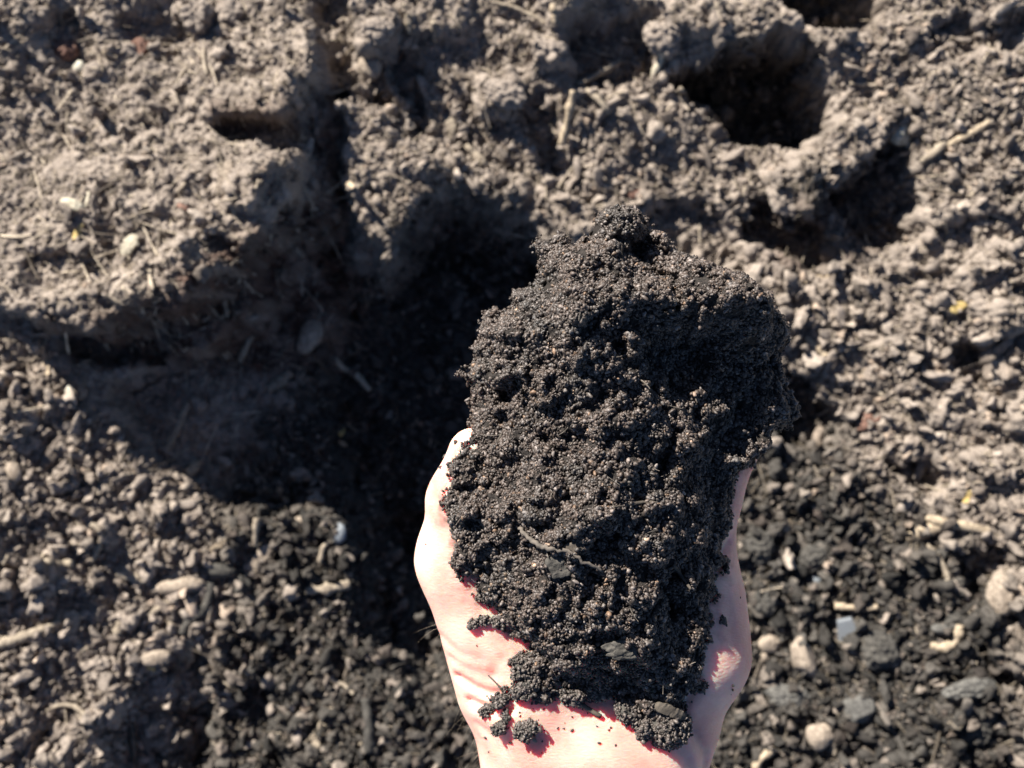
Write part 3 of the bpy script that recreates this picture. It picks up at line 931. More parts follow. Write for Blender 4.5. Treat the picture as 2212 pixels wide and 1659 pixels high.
qt = np.stack([cid[:-1, :-1], cid[:-1, 1:], cid[1:, 1:], cid[1:, :-1]], -1)[cells]
qb = qt[:, ::-1] + CX.size
# rim
def edge_key(qd): return np.concatenate([qd[:, [0, 1]], qd[:, [1, 2]], qd[:, [2, 3]], qd[:, [3, 0]]])
E = edge_key(qt)
key = E[:, 0] * 10 ** 7 + E[:, 1]; rkey = E[:, 1] * 10 ** 7 + E[:, 0]
bd = E[~np.isin(key, rkey)]
qs = np.stack([bd[:, 1], bd[:, 0], bd[:, 0] + CX.size, bd[:, 1] + CX.size], 1)
allv = np.concatenate([np.stack([CX, CY, CZ], -1).reshape(-1, 3), np.stack([CX, CY, CB], -1).reshape(-1, 3)])
allf = np.concatenate([qt, qb, qs])
used = np.unique(allf)
rm = np.full(len(allv), -1); rm[used] = np.arange(len(used))
heap = mesh_obj("compost_heap", allv[used], rm[allf], M_COMPOST)
tag(heap, "crumbly heap of dark moist compost held in the open hand", "compost")


def heap_top(u, v):
    z = 0.32
    for _ in range(8):
        x, y, _z = P(u, v, z)
        z = float(sample(CZ, x, y, cx, cy)[0])
    return Vector((x, y, z))


C_GRAIN = variants("grain_shape", M_GRAIN, 8, ICO2, 0.42, 1.2, [(1, 1, .85), (1.25, .85, .8), (.9, 1.1, .8), (1.7, .65, .6)], 0.14)
NG = 150000
gyy_, gxx_ = np.gradient(CZ, SP)
SLOPE = np.sqrt(1 + np.clip(gxx_ ** 2 + gyy_ ** 2, 0, 25))
SLOPE = np.where(SDC < 0.0, SLOPE, 1.0)
cellw = np.cumsum((SLOPE * (SDC < 0.0013)).ravel()); pickc = np.searchsorted(cellw, rng.random(NG) * cellw[-1])
jy_, ix_ = np.unravel_index(np.clip(pickc, 0, CX.size - 1), CX.shape)
px = np.clip(cx[ix_] + rng.uniform(-.5, .5, NG) * SP, cx[2], cx[-3]); py = np.clip(cy[jy_] + rng.uniform(-.5, .5, NG) * SP, cy[2], cy[-3])
sd = sample(SDC, px, py, cx, cy)
cl = fbm2(px, py, 0.0045, 3, 301)
dens = np.where(sd < -0.0006, 0.62 + 0.85 * cl, np.where(sd < 0.0012, 0.35 + 0.9 * cl, 0))
keep = rng.random(NG) < dens
px, py, sd, cl = px[keep], py[keep], sd[keep], cl[keep]
n = len(px)
rad = np.clip(0.00034 * np.exp(rng.normal(0, 0.45, n)), 0.00015, 0.00085)
lift = np.clip(cl, 0, 1) * rng.uniform(0, 1.0, n) * 0.0024
pz = sample(CZ, np.clip(px, cx[1], cx[-2]), py, cx, cy) + rad * 0.45 + lift
t = np.clip(rng.normal(0.5, 0.25, n), 0, 1)
gc = lerp((0.020, 0.0152, 0.0128), (0.140, 0.106, 0.087), t)
patch = np.clip(fbm2(px, py, 0.012, 3, 305) * 0.9 - 0.05, 0, 0.7)
gc = gc * (1 - patch)[:, None] + lerp((0.020, 0.018, 0.0165), (0.110, 0.100, 0.090), t) * patch[:, None]
tan = rng.random(n) < 0.03
gc[tan] = gc[tan] * np.array([2.4, 2.0, 1.55])
gc *= 0.68
glint = rng.random(n) < 0.10  # sparkle painted in as paler grain colour
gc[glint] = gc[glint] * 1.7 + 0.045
grains = scatter("compost_grains", C_GRAIN, np.stack([px, py, pz], 1), rng.uniform(0, 6.28, (n, 3)), np.repeat(rad[:, None], 3, 1),
                 rng.integers(0, 8, n), gc, parent=heap)
grains["kind"] = "stuff"
# rootlets and flakes in the heap
NR = 420
px = rng.uniform(cx[4], cx[-5], NR); py = rng.uniform(cy[4], cy[-5], NR)
ok = sample(SDC, px, py, cx, cy) < -0.001
px, py = px[ok], py[ok]; NR = len(px)
ln = np.clip(0.0016 * np.exp(rng.normal(0, 0.5, NR)), 0.0007, 0.0055); th = rng.uniform(0, 6.28, NR)
wd = rng.uniform(0.35, 1.6, NR) * np.clip(0.0014 / ln, 0.3, 1.2)
fb = scatter("root_fragments", C_FIB, np.stack([px, py, sample(CZ, px, py, cx, cy) + 0.0009], 1), np.stack([rng.uniform(0, 1, NR), rng.normal(0, 0.35, NR), th], 1),
             np.stack([ln, ln * wd, ln * wd], 1), rng.integers(0, 5, NR), lerp((0.05, 0.045, 0.04), (0.17, 0.145, 0.12), rng.random(NR)), parent=heap)
fb["kind"] = "stuff"

# ------------------------------------------------------------------ pieces lying on the ground and on the hand
WOOD = piece_mat("dusty_wood", (0.14, 0.112, 0.085), (0.31, 0.26, 0.195), 420, bump=0.9)
TANW = piece_mat("tan_wood", (0.19, 0.148, 0.102), (0.41, 0.33, 0.235), 420, bump=0.9)
PALEW = piece_mat("pale_wood", (0.30, 0.265, 0.20), (0.47, 0.42, 0.32), 300)
YELL = piece_mat("yellow_leaf", (0.36, 0.26, 0.09), (0.55, 0.42, 0.19), 300)
RUST = piece_mat("red_brown_bark", (0.09, 0.050, 0.038), (0.20, 0.115, 0.085), 300)
DARKW = piece_mat("damp_bark", (0.035, 0.030, 0.025), (0.11, 0.092, 0.073), 350)
GREYS = piece_mat("grey_stone", (0.050, 0.048, 0.044), (0.135, 0.128, 0.115), 500, 0.9, bump=0.9)
TANS = piece_mat("tan_stone", (0.15, 0.120, 0.092), (0.335, 0.275, 0.215), 450, 0.9, bump=0.9)
PALES = piece_mat("pale_stone", (0.26, 0.245, 0.20), (0.54, 0.51, 0.42), 300, 0.8)
SLATE = piece_mat("blue_slate", (0.12, 0.135, 0.15), (0.20, 0.215, 0.225), 300, 0.5, spec=0.5)
CLODD = piece_mat("dry_clod", DRY_A, DRY_B, 500, 0.95, bump=1.0)
CLODW = piece_mat("damp_clod", (0.028, 0.0265, 0.024), (0.085, 0.078, 0.068), 500, 0.9, bump=1.0)
HAIRM = piece_mat("arm_hair", (0.16, 0.125, 0.09), (0.40, 0.33, 0.25), 50, 0.5)
gm, gnt, gb = new_mat("cloudy_glass")
gb.inputs["Base Color"].default_value = (0.34, 0.365, 0.39, 1); gb.inputs["Roughness"].default_value = 0.25
gb.inputs["Transmission Weight"].default_value = 0.55
GLASS = gm


def raspberry(v, seed, K, rho, amp):
    r2 = np.random.default_rng(seed)
    dirs = r2.normal(size=(K, 3)); dirs /= np.linalg.norm(dirs, axis=1)[:, None]
    rr = rho * r2.uniform(0.6, 1.25, K)
    nrm = v / np.linalg.norm(v, axis=1)[:, None]
    ang = np.arccos(np.clip(nrm @ dirs.T, -1, 1)) / rr[None, :]
    return amp * (np.sqrt(np.clip(1 - ang ** 2, 0, 1)) * (rr / rho)[None, :]).max(1)


def base_at(u, v, where):
    return on_ground(u, v) if where == 'g' else (hand_top(u, v) if where == 'h' else heap_top(u, v))


def stone(name, u, v, a, b, rot, mat, label, cat, seed, where='g', cut=0, amp=0.22, hz=0.75, lift=0.25, grain=0, group=None):
    p = base_at(u, v, where)
    m_px = KPX * (CAM_H - p.z)
    big = a > 16
    vv, ff = lumpy(ICO5 if (grain and a > 15) else ICO4 if (grain or a > 13) else ICO3, seed, amp, 0.9, (1, 1, 1), 0.06 if not grain else 0.10)
    vv = vv * (1 + 0.05 * noise3(vv[:, 0] * 5, vv[:, 1] * 5, vv[:, 2] * 5, seed + 3) + 0.025 * noise3(vv[:, 0] * 13, vv[:, 1] * 13, vv[:, 2] * 13, seed + 4))[:, None]
    if cut:
        r2 = np.random.default_rng(seed)
        for _ in range(cut):
            nrm = r2.normal(size=3); nrm[2] = abs(nrm[2]) * 0.8; nrm /= np.linalg.norm(nrm)
            off = r2.uniform(0.55, 0.8)
            d = vv @ nrm - off
            vv = vv - np.clip(d, 0, None)[:, None] * nrm * 0.96
    if grain:
        rho = np.clip((0.00075 if where == 'h' else 0.0016) / (a * m_px), 0.09, 0.6)
        K_ = int(np.clip(4.2 / rho ** 2, 20, 420))
        vv = vv * (0.84 + raspberry(vv, seed, K_, rho * 1.25, min(0.30, rho * 1.5)))[:, None]
    c, s_ = math.cos(math.radians(rot)), math.sin(math.radians(rot))
    hz_m = hz * min(a, b) * m_px
    vv = vv * np.array([a * m_px, b * m_px, hz_m])
    vv = np.stack([vv[:, 0] * c - vv[:, 1] * s_, vv[:, 0] * s_ + vv[:, 1] * c, vv[:, 2]], 1)
    o = mesh_obj(name, vv, ff, mat)
    o.location = (p.x, p.y, p.z + hz_m * lift)
    return tag(o, label, cat, group)


def spline(pts, n):
    p = np.array(pts, float)
    if len(p) == 2:
        t = np.linspace(0, 1, n)[:, None]
        return p[0] * (1 - t) + p[1] * t
    ext = np.vstack([2 * p[0] - p[1], p, 2 * p[-1] - p[-2]])
    out = []
    seg = len(p) - 1
    for i in np.linspace(0, seg - 1e-6, n):
        k = int(i); t = i - k
        a, b, c, d = ext[k:k + 4]
        out.append(0.5 * (2 * b + (c - a) * t + (2 * a - 5 * b + 4 * c - d) * t * t + (3 * b - a - 3 * c + d) * t ** 3))
    return np.array(out)


def twig(name, pts, w, mat, label, cat, seed, where='g', flat=1.0, taper=0.25, knob=0.18, lift=0.35, group=None, wob=0.0, clear=None):
    """a stick, root or flat sliver through picture points, half-width w px, lying on what is under it"""
    r2 = np.random.default_rng(seed)
    n = max(9, 5 * len(pts) + 4)
    uv = spline(pts, n)
    base = [base_at(u, v, where) for u, v in uv]
    zz = np.array([b.z for b in base])
    t = np.linspace(0, 1, n)
    lin = np.polyval(np.polyfit(t, zz, 1 if len(pts) == 2 else 2), t)
    m_px = KPX * (CAM_H - float(zz.mean()))
    r = w * m_px
    z = lin + max(0.0, float(np.percentile(zz - lin, 93))) + r * flat * lift
    ctr = np.array([P(u, v, h) for (u, v), h in zip(uv, z)])
    S = 8
    verts, faces_ = [], []
    prof_ = (1 - taper * np.abs(2 * t - 1) ** 2.5) * (1 + knob * np.interp(t, np.linspace(0, 1, 7), r2.normal(size=7)))
    prof_ = np.clip(prof_, 0.25, 1.6)
    roll = r2.uniform(-0.3, 0.3)
    for i in range(n):
        a = ctr[min(i + 1, n - 1)] - ctr[max(i - 1, 0)]
        a /= np.linalg.norm(a)
        side = np.cross(a, (0, 0, 1)); side /= np.linalg.norm(side)
        up = np.cross(side, a)
        cc = ctr[i] + side * r * wob * r2.normal()
        for k in range(S):
            th = 2 * math.pi * k / S + roll
            if flat < 0.6:
                cs, sn = np.sign(math.cos(th)) * abs(math.cos(th)) ** 0.6, math.sin(th)
            else:
                cs, sn = math.cos(th), math.sin(th)
            rr = r * prof_[i] * (1 + 0.10 * r2.normal())
            verts.append(cc + side * rr * cs + up * rr * sn * flat)
    for i in range(n - 1):
        for k in range(S):
            faces_.append((i * S + k, i * S + (k + 1) % S, (i + 1) * S + (k + 1) % S, (i + 1) * S + k))
    verts.append(ctr[0] - (ctr[1] - ctr[0]) * 0.15 * r2.random()); verts.append(ctr[-1] + (ctr[-1] - ctr[-2]) * 0.15 * r2.random())
    for k in range(S):
        faces_.append((n * S, (k + 1) % S, k)); faces_.append((n * S + 1, (n - 1) * S + k, (n - 1) * S + (k + 1) % S))
    verts = np.array(verts)
    o0 = ctr[n // 2].copy()
    o = mesh_obj(name, verts - o0, faces_, mat, smooth=flat >= 0.6)
    o.location = o0
    return tag(o, label, cat, group)


def chip(name, u, v, hw, hl, rot, mat, label, cat, seed, where='g', flat=0.28, **kw):
    """flat sliver: half-width, half-length in px, rot in degrees from upright (clockwise)"""
    a = math.radians(rot)
    d = (math.sin(a) * hl, -math.cos(a) * hl)
    return twig(name, [(u - d[0], v - d[1]), (u, v), (u + d[0], v + d[1])], hw, mat, label, cat, seed, where, flat=flat, taper=0.55, knob=0.12, lift=0.8, **kw)


# --- stones and pebbles
stone("stone", 805, 145, 25, 29, 10, TANS, "pale rounded stone standing alone in the shaded gully near the top edge", "stone", 1, lift=1.5)
stone("stone", 1967, 276, 31, 29, 30, PALES, "whitest angular chunk on the ground, beside a tan stick", "stone", 2, cut=6, lift=1.1)
stone("stone", 435, 40, 34, 36, 20, CLODD, "large pyramid shaped clod at the top edge above the big mound", "clod", 3, cut=4, lift=0.5, hz=1.0, grain=60)
stone("stone", 492, 24, 34, 28, -20, CLODD, "broad brown stone at the top edge touching a pyramid shaped clod", "stone", 4, cut=4, lift=0.3, grain=60)
stone("stone", 486, 64, 24, 15, 15, TANS, "small flat stone tucked below two larger ones at the top edge", "stone", 5, cut=4, lift=0.4)
stone("pebble", 176, 148, 14, 13, 0, PALES, "small white pebble between red brown clods on the big mound", "pebble", 6, lift=0.5)
stone("soil_clod", 140, 102, 28, 26, 30, RUST, "dark red brown clod near the top left of the big mound", "clod", 7, lift=0.0, amp=0.6, grain=60)  # red brown colour stands in for the clod's shaded face
stone("soil_clod", 312, 104, 24, 24, 30, RUST, "red brown clod above a dusty ledge on the big mound", "clod", 8, lift=0.0, amp=0.6, grain=60)  # shaded side of a clod, put into its colour
stone("stone", 671, 726, 26, 39, -22, TANS, "upright oval stone in the shade of the mound above a pale root", "stone", 9, lift=0.5)
stone("pebble", 151, 846, 13, 13, 0, PALES, "yellowish white pebble on the sunlit crumbs below the mound", "pebble", 10, cut=3, lift=0.6)
stone("pebble", 177, 846, 14, 17, 15, TANS, "oval tan pebble touching a yellowish white pebble", "pebble", 11, lift=0.5)
stone("stone", 36, 1022, 18, 24, 10, TANS, "smooth tan stone at the left edge, halfway down", "stone", 12, lift=0.4)
stone("stone", 390, 1264, 54, 19, 6, TANS, "long smooth tan stone shaped like a loaf among black crumbs", "stone", 13, lift=0.7)
stone("soil_clod", 474, 1232, 42, 16, -6, CLODW, "dark grey elongated clod lying above a loaf shaped tan stone", "clod", 14, lift=0.6)
stone("soil_clod", 520, 1262, 20, 26, 10, CLODW, "dark round clod just right of a loaf shaped tan stone", "clod", 15, lift=0.5, grain=60)
stone("stone", 154, 1350, 23, 38, -18, TANS, "egg shaped tan stone beside a long root at the left edge", "stone", 16, lift=0.6)
stone("soil_clod", 282, 1334, 24, 22, 0, CLODD, "rough brown clod between two small crossed roots", "clod", 17, lift=0.5, grain=60)
stone("stone", 338, 1420, 33, 17, 12, TANS, "flattish tan stone against a broad wood chip", "stone", 18, lift=0.5)
stone("soil_clod", 374, 1384, 30, 15, -15, CLODD, "thin brown clod just above a broad wood chip", "clod", 19, lift=0.5, grain=60)
stone("soil_clod", 360, 1480, 40, 34, 20, CLODD, "sandy crust clod under the foot of a broad wood chip", "clod", 20, lift=0.4, amp=0.4, grain=90)
stone("soil_clod", 205, 1440, 34, 20, 15, CLODD, "lumpy brown clod in the lower left below an egg shaped stone", "clod", 21, lift=0.4, grain=70)
stone("pebble", 632, 1524, 9, 11, 0, PALES, "tiny white pebble on black crumbs in the lower left", "pebble", 22, lift=0.7)
stone("pebble", 652, 1124, 21, 12, 8, TANS, "small flat tan pebble at the edge of the dark hole, lower left of the hand", "pebble", 23, lift=0.6)
stone("stone", 732, 1152, 15, 23, -8, SLATE, "bluish oval stone in the shade left of the thumb", "stone", 24, lift=0.5)
stone("stone", 1707, 1503, 54, 33, -4, GREYS, "broad dark grey stone below the heel of the hand", "stone", 25, lift=0.4, amp=0.45, cut=3, grain=60)
stone("stone", 1737, 1418, 30, 46, 14, TANS, "tall tan stone with flat faces right of the wrist", "stone", 26, cut=4, lift=0.6)
stone("stone", 1762, 1584, 28, 29, 0, TANS, "round tan stone near the bottom edge right of the arm", "stone", 27, lift=0.8)
stone("stone", 1928, 1424, 19, 18, 20, TANS, "small pinkish rounded stone below a dark crumb cluster", "stone", 28, lift=0.6)
stone("stone", 1850, 1532, 42, 36, 20, GREYS, "angular dark slate coloured stone in the lower right", "stone", 29, cut=7, lift=0.5)
stone("stone", 2034, 1357, 29, 15, -4, GREYS, "flat oval grey stone above a curved tan twig", "stone", 30, lift=0.4, amp=0.4, cut=3)
stone("soil_clod", 2106, 1485, 58, 23, 8, GREYS, "long grey log shaped clod near the right edge", "clod", 31, lift=0.5, amp=0.4, grain=60)
stone("soil_clod", 1640, 1176, 34, 32, 0, CLODW, "large black clod close to the right side of the hand", "clod", 32, lift=0.6, grain=80)
stone("soil_clod", 1892, 1402, 46, 42, 0, CLODW, "dark cluster of crumbs right under a piece of clear glass", "clod", 33, lift=0.4, grain=110, amp=0.35)
stone("soil_clod", 1648, 1302, 26, 28, 0, CLODW, "black clod beside the shaded edge of the palm", "clod", 34, lift=0.6, grain=70)
stone("stone", 1660, 1388, 26, 20, 10, TANS, "tan stone partly buried right beside the wrist", "stone", 35, lift=0.3)
stone("pebble", 1650, 1420, 13, 11, 0, TANS, "little tan pebble beneath a half buried tan stone", "pebble", 36, lift=0.5)
stone("soil_clod", 2106, 1560, 44, 40, 0, CLODW, "big round damp clod in the lower right corner", "clod", 37, lift=0.5, grain=120, amp=0.35)
stone("stone", 1762, 1252, 15, 20, -15, SLATE, "small bluish grey stone in the dark soil above the glass piece", "stone", 38, cut=4, lift=0.6)
stone("stone", 2196, 1296, 30, 44, 0, TANS, "large tan stone at the right edge above the crusted block", "stone", 39, lift=0.5, amp=0.3)
stone("soil_clod", 1560 + 200, 1160 + 40, 34, 24, 25, CLODW, "oval black clod above a small bluish grey stone", "clod", 40, lift=0.5, grain=80)
stone("soil_clod", 1880, 916, 24, 19, 10, RUST, "orange brown clod on the sunlit ground right of the heap", "clod", 41, lift=0.2, amp=0.5, grain=60)
stone("soil_clod", 1712, 415, 34, 40, 10, CLODD, "crusted knob standing at the end of the ridge by the deep hole", "clod", 42, lift=0.5, grain=120, amp=0.3)
stone("soil_clod", 1090, 206, 38, 28, -20, CLODD, "large dusty clod in the middle above the dark hole", "clod", 43, lift=0.5, grain=120, amp=0.3)
stone("soil_clod", 1185, 108, 32, 24, -15, CLODD, "dusty clod near the top edge left of the crossed sticks", "clod", 44, lift=0.5, grain=100, amp=0.3)
stone("soil_clod", 812, 66, 40, 34, -15, CLODD, "big lumpy clod above the pale rounded stone", "clod", 45, lift=0.3, grain=140, amp=0.3)
stone("pebble", 1240, 70, 13, 12, 0, TANS, "small pale pebble below a short rod at the top edge", "pebble", 46, lift=0.7)
stone("pebble", 1985, 300, 14, 10, 0, PALES, "small pale pebble touching the whitest chunk", "pebble", 47, lift=0.5)
stone("stone", 1440, 66, 40, 40, 0, CLODD, "rough dusty block at the top edge left of the deep hole", "clod", 48, lift=0.3, grain=130, amp=0.35)
stone("soil_clod", 2050, 905, 26, 20, 10, CLODD, "dry clod on the right with a rounded top", "clod", 49, lift=0.5, grain=80)
stone("stone", 2060, 1345, 30, 20, 40, CLODW, "dark lump above the curved tan twig at the right", "clod", 50, lift=0.3, grain=80)

# --- sticks, twigs, roots
twig("twig", [(1338, 134), (1246, 186)], 7.5, WOOD, "straight stick pointing to the upper right, topmost of three crossed sticks", "twig", 60, lift=3.2)
twig("twig", [(1238, 196), (1228, 250), (1212, 314)], 9, TANW, "thickest of three crossed sticks, standing nearly upright", "twig", 61, lift=2.6)
twig("twig", [(1262, 190), (1292, 214), (1316, 244)], 8, WOOD, "short stick slanting down from where three sticks cross", "twig", 62, lift=1.6)
twig("root", [(1430, 94), (1428, 128), (1418, 150), (1412, 172)], 8, PALEW, "pale curved root in the shade left of the deep hole", "root", 63, lift=1.0)
twig("twig", [(1007, 313), (1030, 338), (1052, 360)], 9, WOOD, "thick short stick lying above the dark hole", "twig", 64, lift=0.7)
twig("twig", [(1193, 8), (1198, 50)], 8, TANW, "short pale rod at the top edge", "twig", 65, lift=1.0)
twig("twig", [(2040, 318), (2090, 292), (2138, 264)], 9, TANW, "straight tan stick beside the whitest chunk", "twig", 66, flat=0.7, lift=1.2)
twig("twig", [(1990, 350), (2020, 330), (2040, 308)], 9, WOOD, "dusty stick just left of a straight tan stick", "twig", 67, lift=0.8)
twig("root", [(720, 774), (742, 796), (768, 810), (798, 842)], 6, PALEW, "pale thin root in the shaded hole left of the heap", "root", 68, lift=1.5, taper=0.1)
twig("twig", [(479, 637), (490, 684)], 6, WOOD, "thin stick stuck to the shaded face of the mound", "twig", 69, lift=1.0)
twig("wood_piece", [(580, 842), (602, 828), (628, 804)], 12, WOOD, "stubby piece of wood in the shade below the mound", "wood", 70, lift=0.8)
twig("twig", [(360, 972), (384, 920), (408, 868)], 9, WOOD, "long flat stick lying in the shade below the mound", "twig", 71, flat=0.6, lift=0.8)
twig("twig", [(518, 780), (532, 748), (542, 728)], 8, WOOD, "stick end poking out under the shaded mound edge", "twig", 72, lift=0.8)
twig("twig", [(404, 1026), (428, 998)], 11, TANW, "pointed stick end catching the sun at the edge of the mound's shadow", "twig", 73, lift=1.0)
twig("root", [(394, 1370), (412, 1340), (442, 1314), (452, 1286), (458, 1256)], 12, CLODW, "thick dark curved root right of a loaf shaped tan stone", "root", 74, lift=0.9)
twig("twig", [(448, 1350), (454, 1310)], 7, TANW, "thin tan splinter leaning on a thick dark curved root", "twig", 75, lift=2.0)
twig("root", [(-8, 1394), (40, 1380), (90, 1362), (130, 1344)], 10, WOOD, "long thick root entering from the left edge", "root", 76, lift=1.0, taper=0.1)
twig("root", [(-8, 1206), (22, 1213), (50, 1222)], 9, WOOD, "short root poking in at the left edge above the long one", "root", 77, lift=1.0)
twig("root", [(186, 1140), (204, 1136), (218, 1152), (212, 1184), (198, 1214)], 7, WOOD, "hooked root curling over crumbs below the mound", "root", 78, lift=1.0)
twig("twig", [(312, 1332), (342, 1316), (374, 1296)], 7, WOOD, "thin crooked twig below a loaf shaped tan stone", "twig", 79, lift=1.0)
twig("twig", [(366, 1300), (370, 1358)], 6, WOOD, "short twig hanging straight down from a crooked twig", "twig", 80, lift=0.8)
twig("twig", [(252, 1370), (262, 1350), (266, 1330)], 12, WOOD, "stubby rod standing among crumbs in the lower left", "twig", 81, lift=0.9)
twig("twig", [(554, 1120), (550, 1180)], 7, WOOD, "upright stick at the edge of the shade below the hole", "twig", 82, lift=1.5)
twig("root", [(714, 1168), (698, 1184), (690, 1216)], 6, WOOD, "curved thin root below a bluish oval stone", "root", 83, lift=1.3)
twig("root", [(660, 1276), (706, 1272), (756, 1262)], 12, WOOD, "thick horizontal root in the black crumbs left of the palm", "root", 84, lift=0.9)
twig("twig", [(790, 1510), (796, 1562), (800, 1622)], 13, CLODW, "grey upright rod in the black crumbs left of the wrist", "twig", 85, lift=0.9, taper=0.15)
twig("root", [(716, 1436), (720, 1470), (744, 1480), (764, 1500)], 5, WOOD, "thin S shaped root among black crumbs left of the wrist", "root", 86, lift=1.2)
twig("twig", [(284, 1562), (292, 1660)], 6, DARKW, "thin dark stick in the hollow at the lower left", "twig", 87, lift=1.2)
twig("root", [(100, 1536), (130, 1524), (160, 1526), (186, 1544)], 5, WOOD, "thin looping root on a sandy ledge in the lower left corner", "root", 88, lift=1.2)
twig("twig", [(252, 1238), (284, 1246), (318, 1258)], 9, WOOD, "blunt stick in brown crumbs left of a loaf shaped tan stone", "twig", 89, lift=0.8)
twig("twig", [(100, 1214), (128, 1217), (158, 1216)], 10, WOOD, "fat short stick near the left edge in brown crumbs", "twig", 90, lift=0.8)
twig("twig", [(1803, 1309), (1850, 1313), (1896, 1311)], 8, TANW, "level tan twig just above the piece of clear glass", "twig", 91, lift=1.2, taper=0.1)
twig("root", [(2003, 1176), (2028, 1206), (2044, 1240), (2049, 1274)], 8, WOOD, "curved root hanging below the forked wood on the right", "root", 92, lift=1.0)
twig("wood_piece", [(1958, 1162), (2000, 1146), (2046, 1134)], 13, TANW, "broad splinter, lower arm of the forked wood on the right", "wood", 93, flat=0.6, lift=1.0)
twig("wood_piece", [(2000, 1118), (2050, 1130), (2096, 1138), (2138, 1150)], 10, TANW, "long pale splinter, upper arm of the forked wood on the right", "wood", 94, flat=0.7, lift=1.6)
twig("root", [(2010, 1394), (2040, 1398), (2066, 1384), (2072, 1350)], 10, TANW, "curved tan twig like a hook beneath a flat oval grey stone", "twig", 95, lift=0.9, taper=0.1)
twig("twig", [(1628, 1664), (1644, 1640), (1672, 1616)], 9, TANW, "tan stick at the bottom edge right of the arm", "twig", 96, lift=1.1)
twig("twig", [(1800, 1590), (1802, 1630)], 9, WOOD, "stubby stick to the right of a round tan stone at the bottom", "twig", 97, lift=0.9)
twig("root", [(1600, 1398), (1650, 1390), (1690, 1386)], 6, DARKW, "thin dark root behind the wrist at the right", "root", 98, lift=1.0)
twig("twig", [(1740, 728), (1768, 756), (1790, 778)], 9, TANW, "flat tan stick on sunlit ground just right of the heap", "twig", 99, flat=0.6, lift=0.9)
twig("twig", [(1862, 812), (1892, 838), (1912, 862)], 6, WOOD, "thin stick in the sunlit crumbs right of the heap", "twig", 100, lift=1.0)
twig("twig", [(1498, 222), (1530, 244), (1556, 276)], 9, TANW, "pale splinter on the near rim of the deep hole", "twig", 101, lift=0.9)
twig("twig", [(1470, 192), (1490, 226)], 6, WOOD, "thin splinter sticking up at the left rim of the deep hole", "twig", 102, lift=1.6)
twig("twig", [(1836, 180), (1880, 184), (1916, 182)], 5, WOOD, "thin level straw on the ridge right of the deep hole", "twig", 103, lift=1.0)
twig("twig", [(222, 112), (252, 126)], 5, TANW, "short straight straw near the top of the big mound", "twig", 104, lift=1.0)
twig("twig", [(384, 416), (402, 396)], 5, WOOD, "small slanting straw above two crossed bark bits on the mound", "twig", 105, lift=1.0)
twig("root", [(1060, 4), (1104, 14), (1150, 34), (1176, 50)], 4, WOOD, "long thin rootlet along the top edge in the middle", "root", 106, lift=1.6)
twig("twig", [(880, 30), (884, 74)], 7, WOOD, "upright stick end near the top edge above the gully", "twig", 107, lift=1.0)
twig("twig", [(936, 48), (940, 92)], 6, WOOD, "slim upright stick near the top edge, second after the gully", "twig", 108, lift=1.0)

# --- flat chips and leaf bits
chip("wood_chip", 486, 384, 15, 38, 14, TANS, "broad dusty wood chip on the upper face of the big mound", "wood chip", 120)
chip("wood_chip", 278, 530, 14, 26, 32, PALEW, "pale yellow wood chip near the front of the big mound", "wood chip", 121)
chip("leaf_fragment", 168, 502, 8, 19, 28, YELL, "small orange leaf scrap on the big mound", "leaf", 122)
chip("leaf_fragment", 156, 441, 11, 27, -70, PALEW, "pale torn leaf scrap at a crack in the big mound", "leaf", 123)
chip("wood_chip", 188, 430, 4, 18, 10, PALEW, "thin pale splinter standing beside a torn leaf scrap", "wood chip", 124)
chip("wood_chip", 432, 567, 7, 22, -20, TANW, "narrow tan splinter at the lower edge of the big mound", "wood chip", 125)
chip("bark_piece", 585, 548, 10, 18, 60, RUST, "reddish bark bit in the shade beside the mound", "bark", 126).location.z += 0.008
chip("bark_piece", 398, 448, 6, 18, -70, RUST, "dark red bark sliver in the middle of the big mound", "bark", 127)
chip("wood_chip", 748, 388, 9, 24, -40, TANW, "tan seed like chip at the left rim of the dark hole", "wood chip", 128)
chip("wood_chip", 976, 268, 10, 32, 4, WOOD, "upright dusty chip in the crust above the dark hole", "wood chip", 129)
chip("bark_piece", 1374, 420, 7, 17, 72, RUST, "reddish chip in the crust just above the heap", "bark", 130).location.z += 0.002
chip("wood_chip", 394, 1430, 19, 52, 16, TANW, "broad flat wood chip with clean edges in the lower left", "wood chip", 131)
chip("leaf_fragment", 326, 1446, 9, 14, -30, YELL, "bright yellow scrap beside a broad flat wood chip", "leaf", 132)
chip("wood_chip", 560, 1206, 14, 36, 42, TANS, "wide leaf shaped chip at the edge of the black crumbs", "wood chip", 133)
chip("wood_chip", 97, 779, 7, 32, -12, TANW, "upright sliver at the lower left corner of the big mound", "wood chip", 134)
chip("leaf_fragment", 738, 934, 6, 8, 30, YELL, "tiny yellow speck in the dark hole", "leaf", 135)
chip("wood_chip", 741, 962, 6, 13, -40, TANW, "small tan chip below a yellow speck in the dark hole", "wood chip", 136)
chip("wood_chip", 612, 1070, 8, 20, -30, WOOD, "dusty chip deep in the shade at the bottom of the hole", "wood chip", 137)
chip("leaf_fragment", 2090, 1077, 11, 17, 20, YELL, "bright yellow leaf scrap near the right edge", "leaf", 138)
chip("wood_chip", 1766, 604, 9, 26, 78, TANW, "pale flat chip on the sunlit ground above the heap's right shoulder", "wood chip", 139)
chip("leaf_fragment", 2072, 662, 10, 20, 60, YELL, "yellow straw scrap in a hollow near the right edge", "leaf", 140)
chip("wood_chip", 916, 702, 4, 8, 30, PALEW, "tiny pale seed in the black hole left of the heap", "seed", 141)
chip("bark_piece", 1944, 1420, 8, 14, 60, WOOD, "short bark bit by a small pinkish stone", "bark", 142)
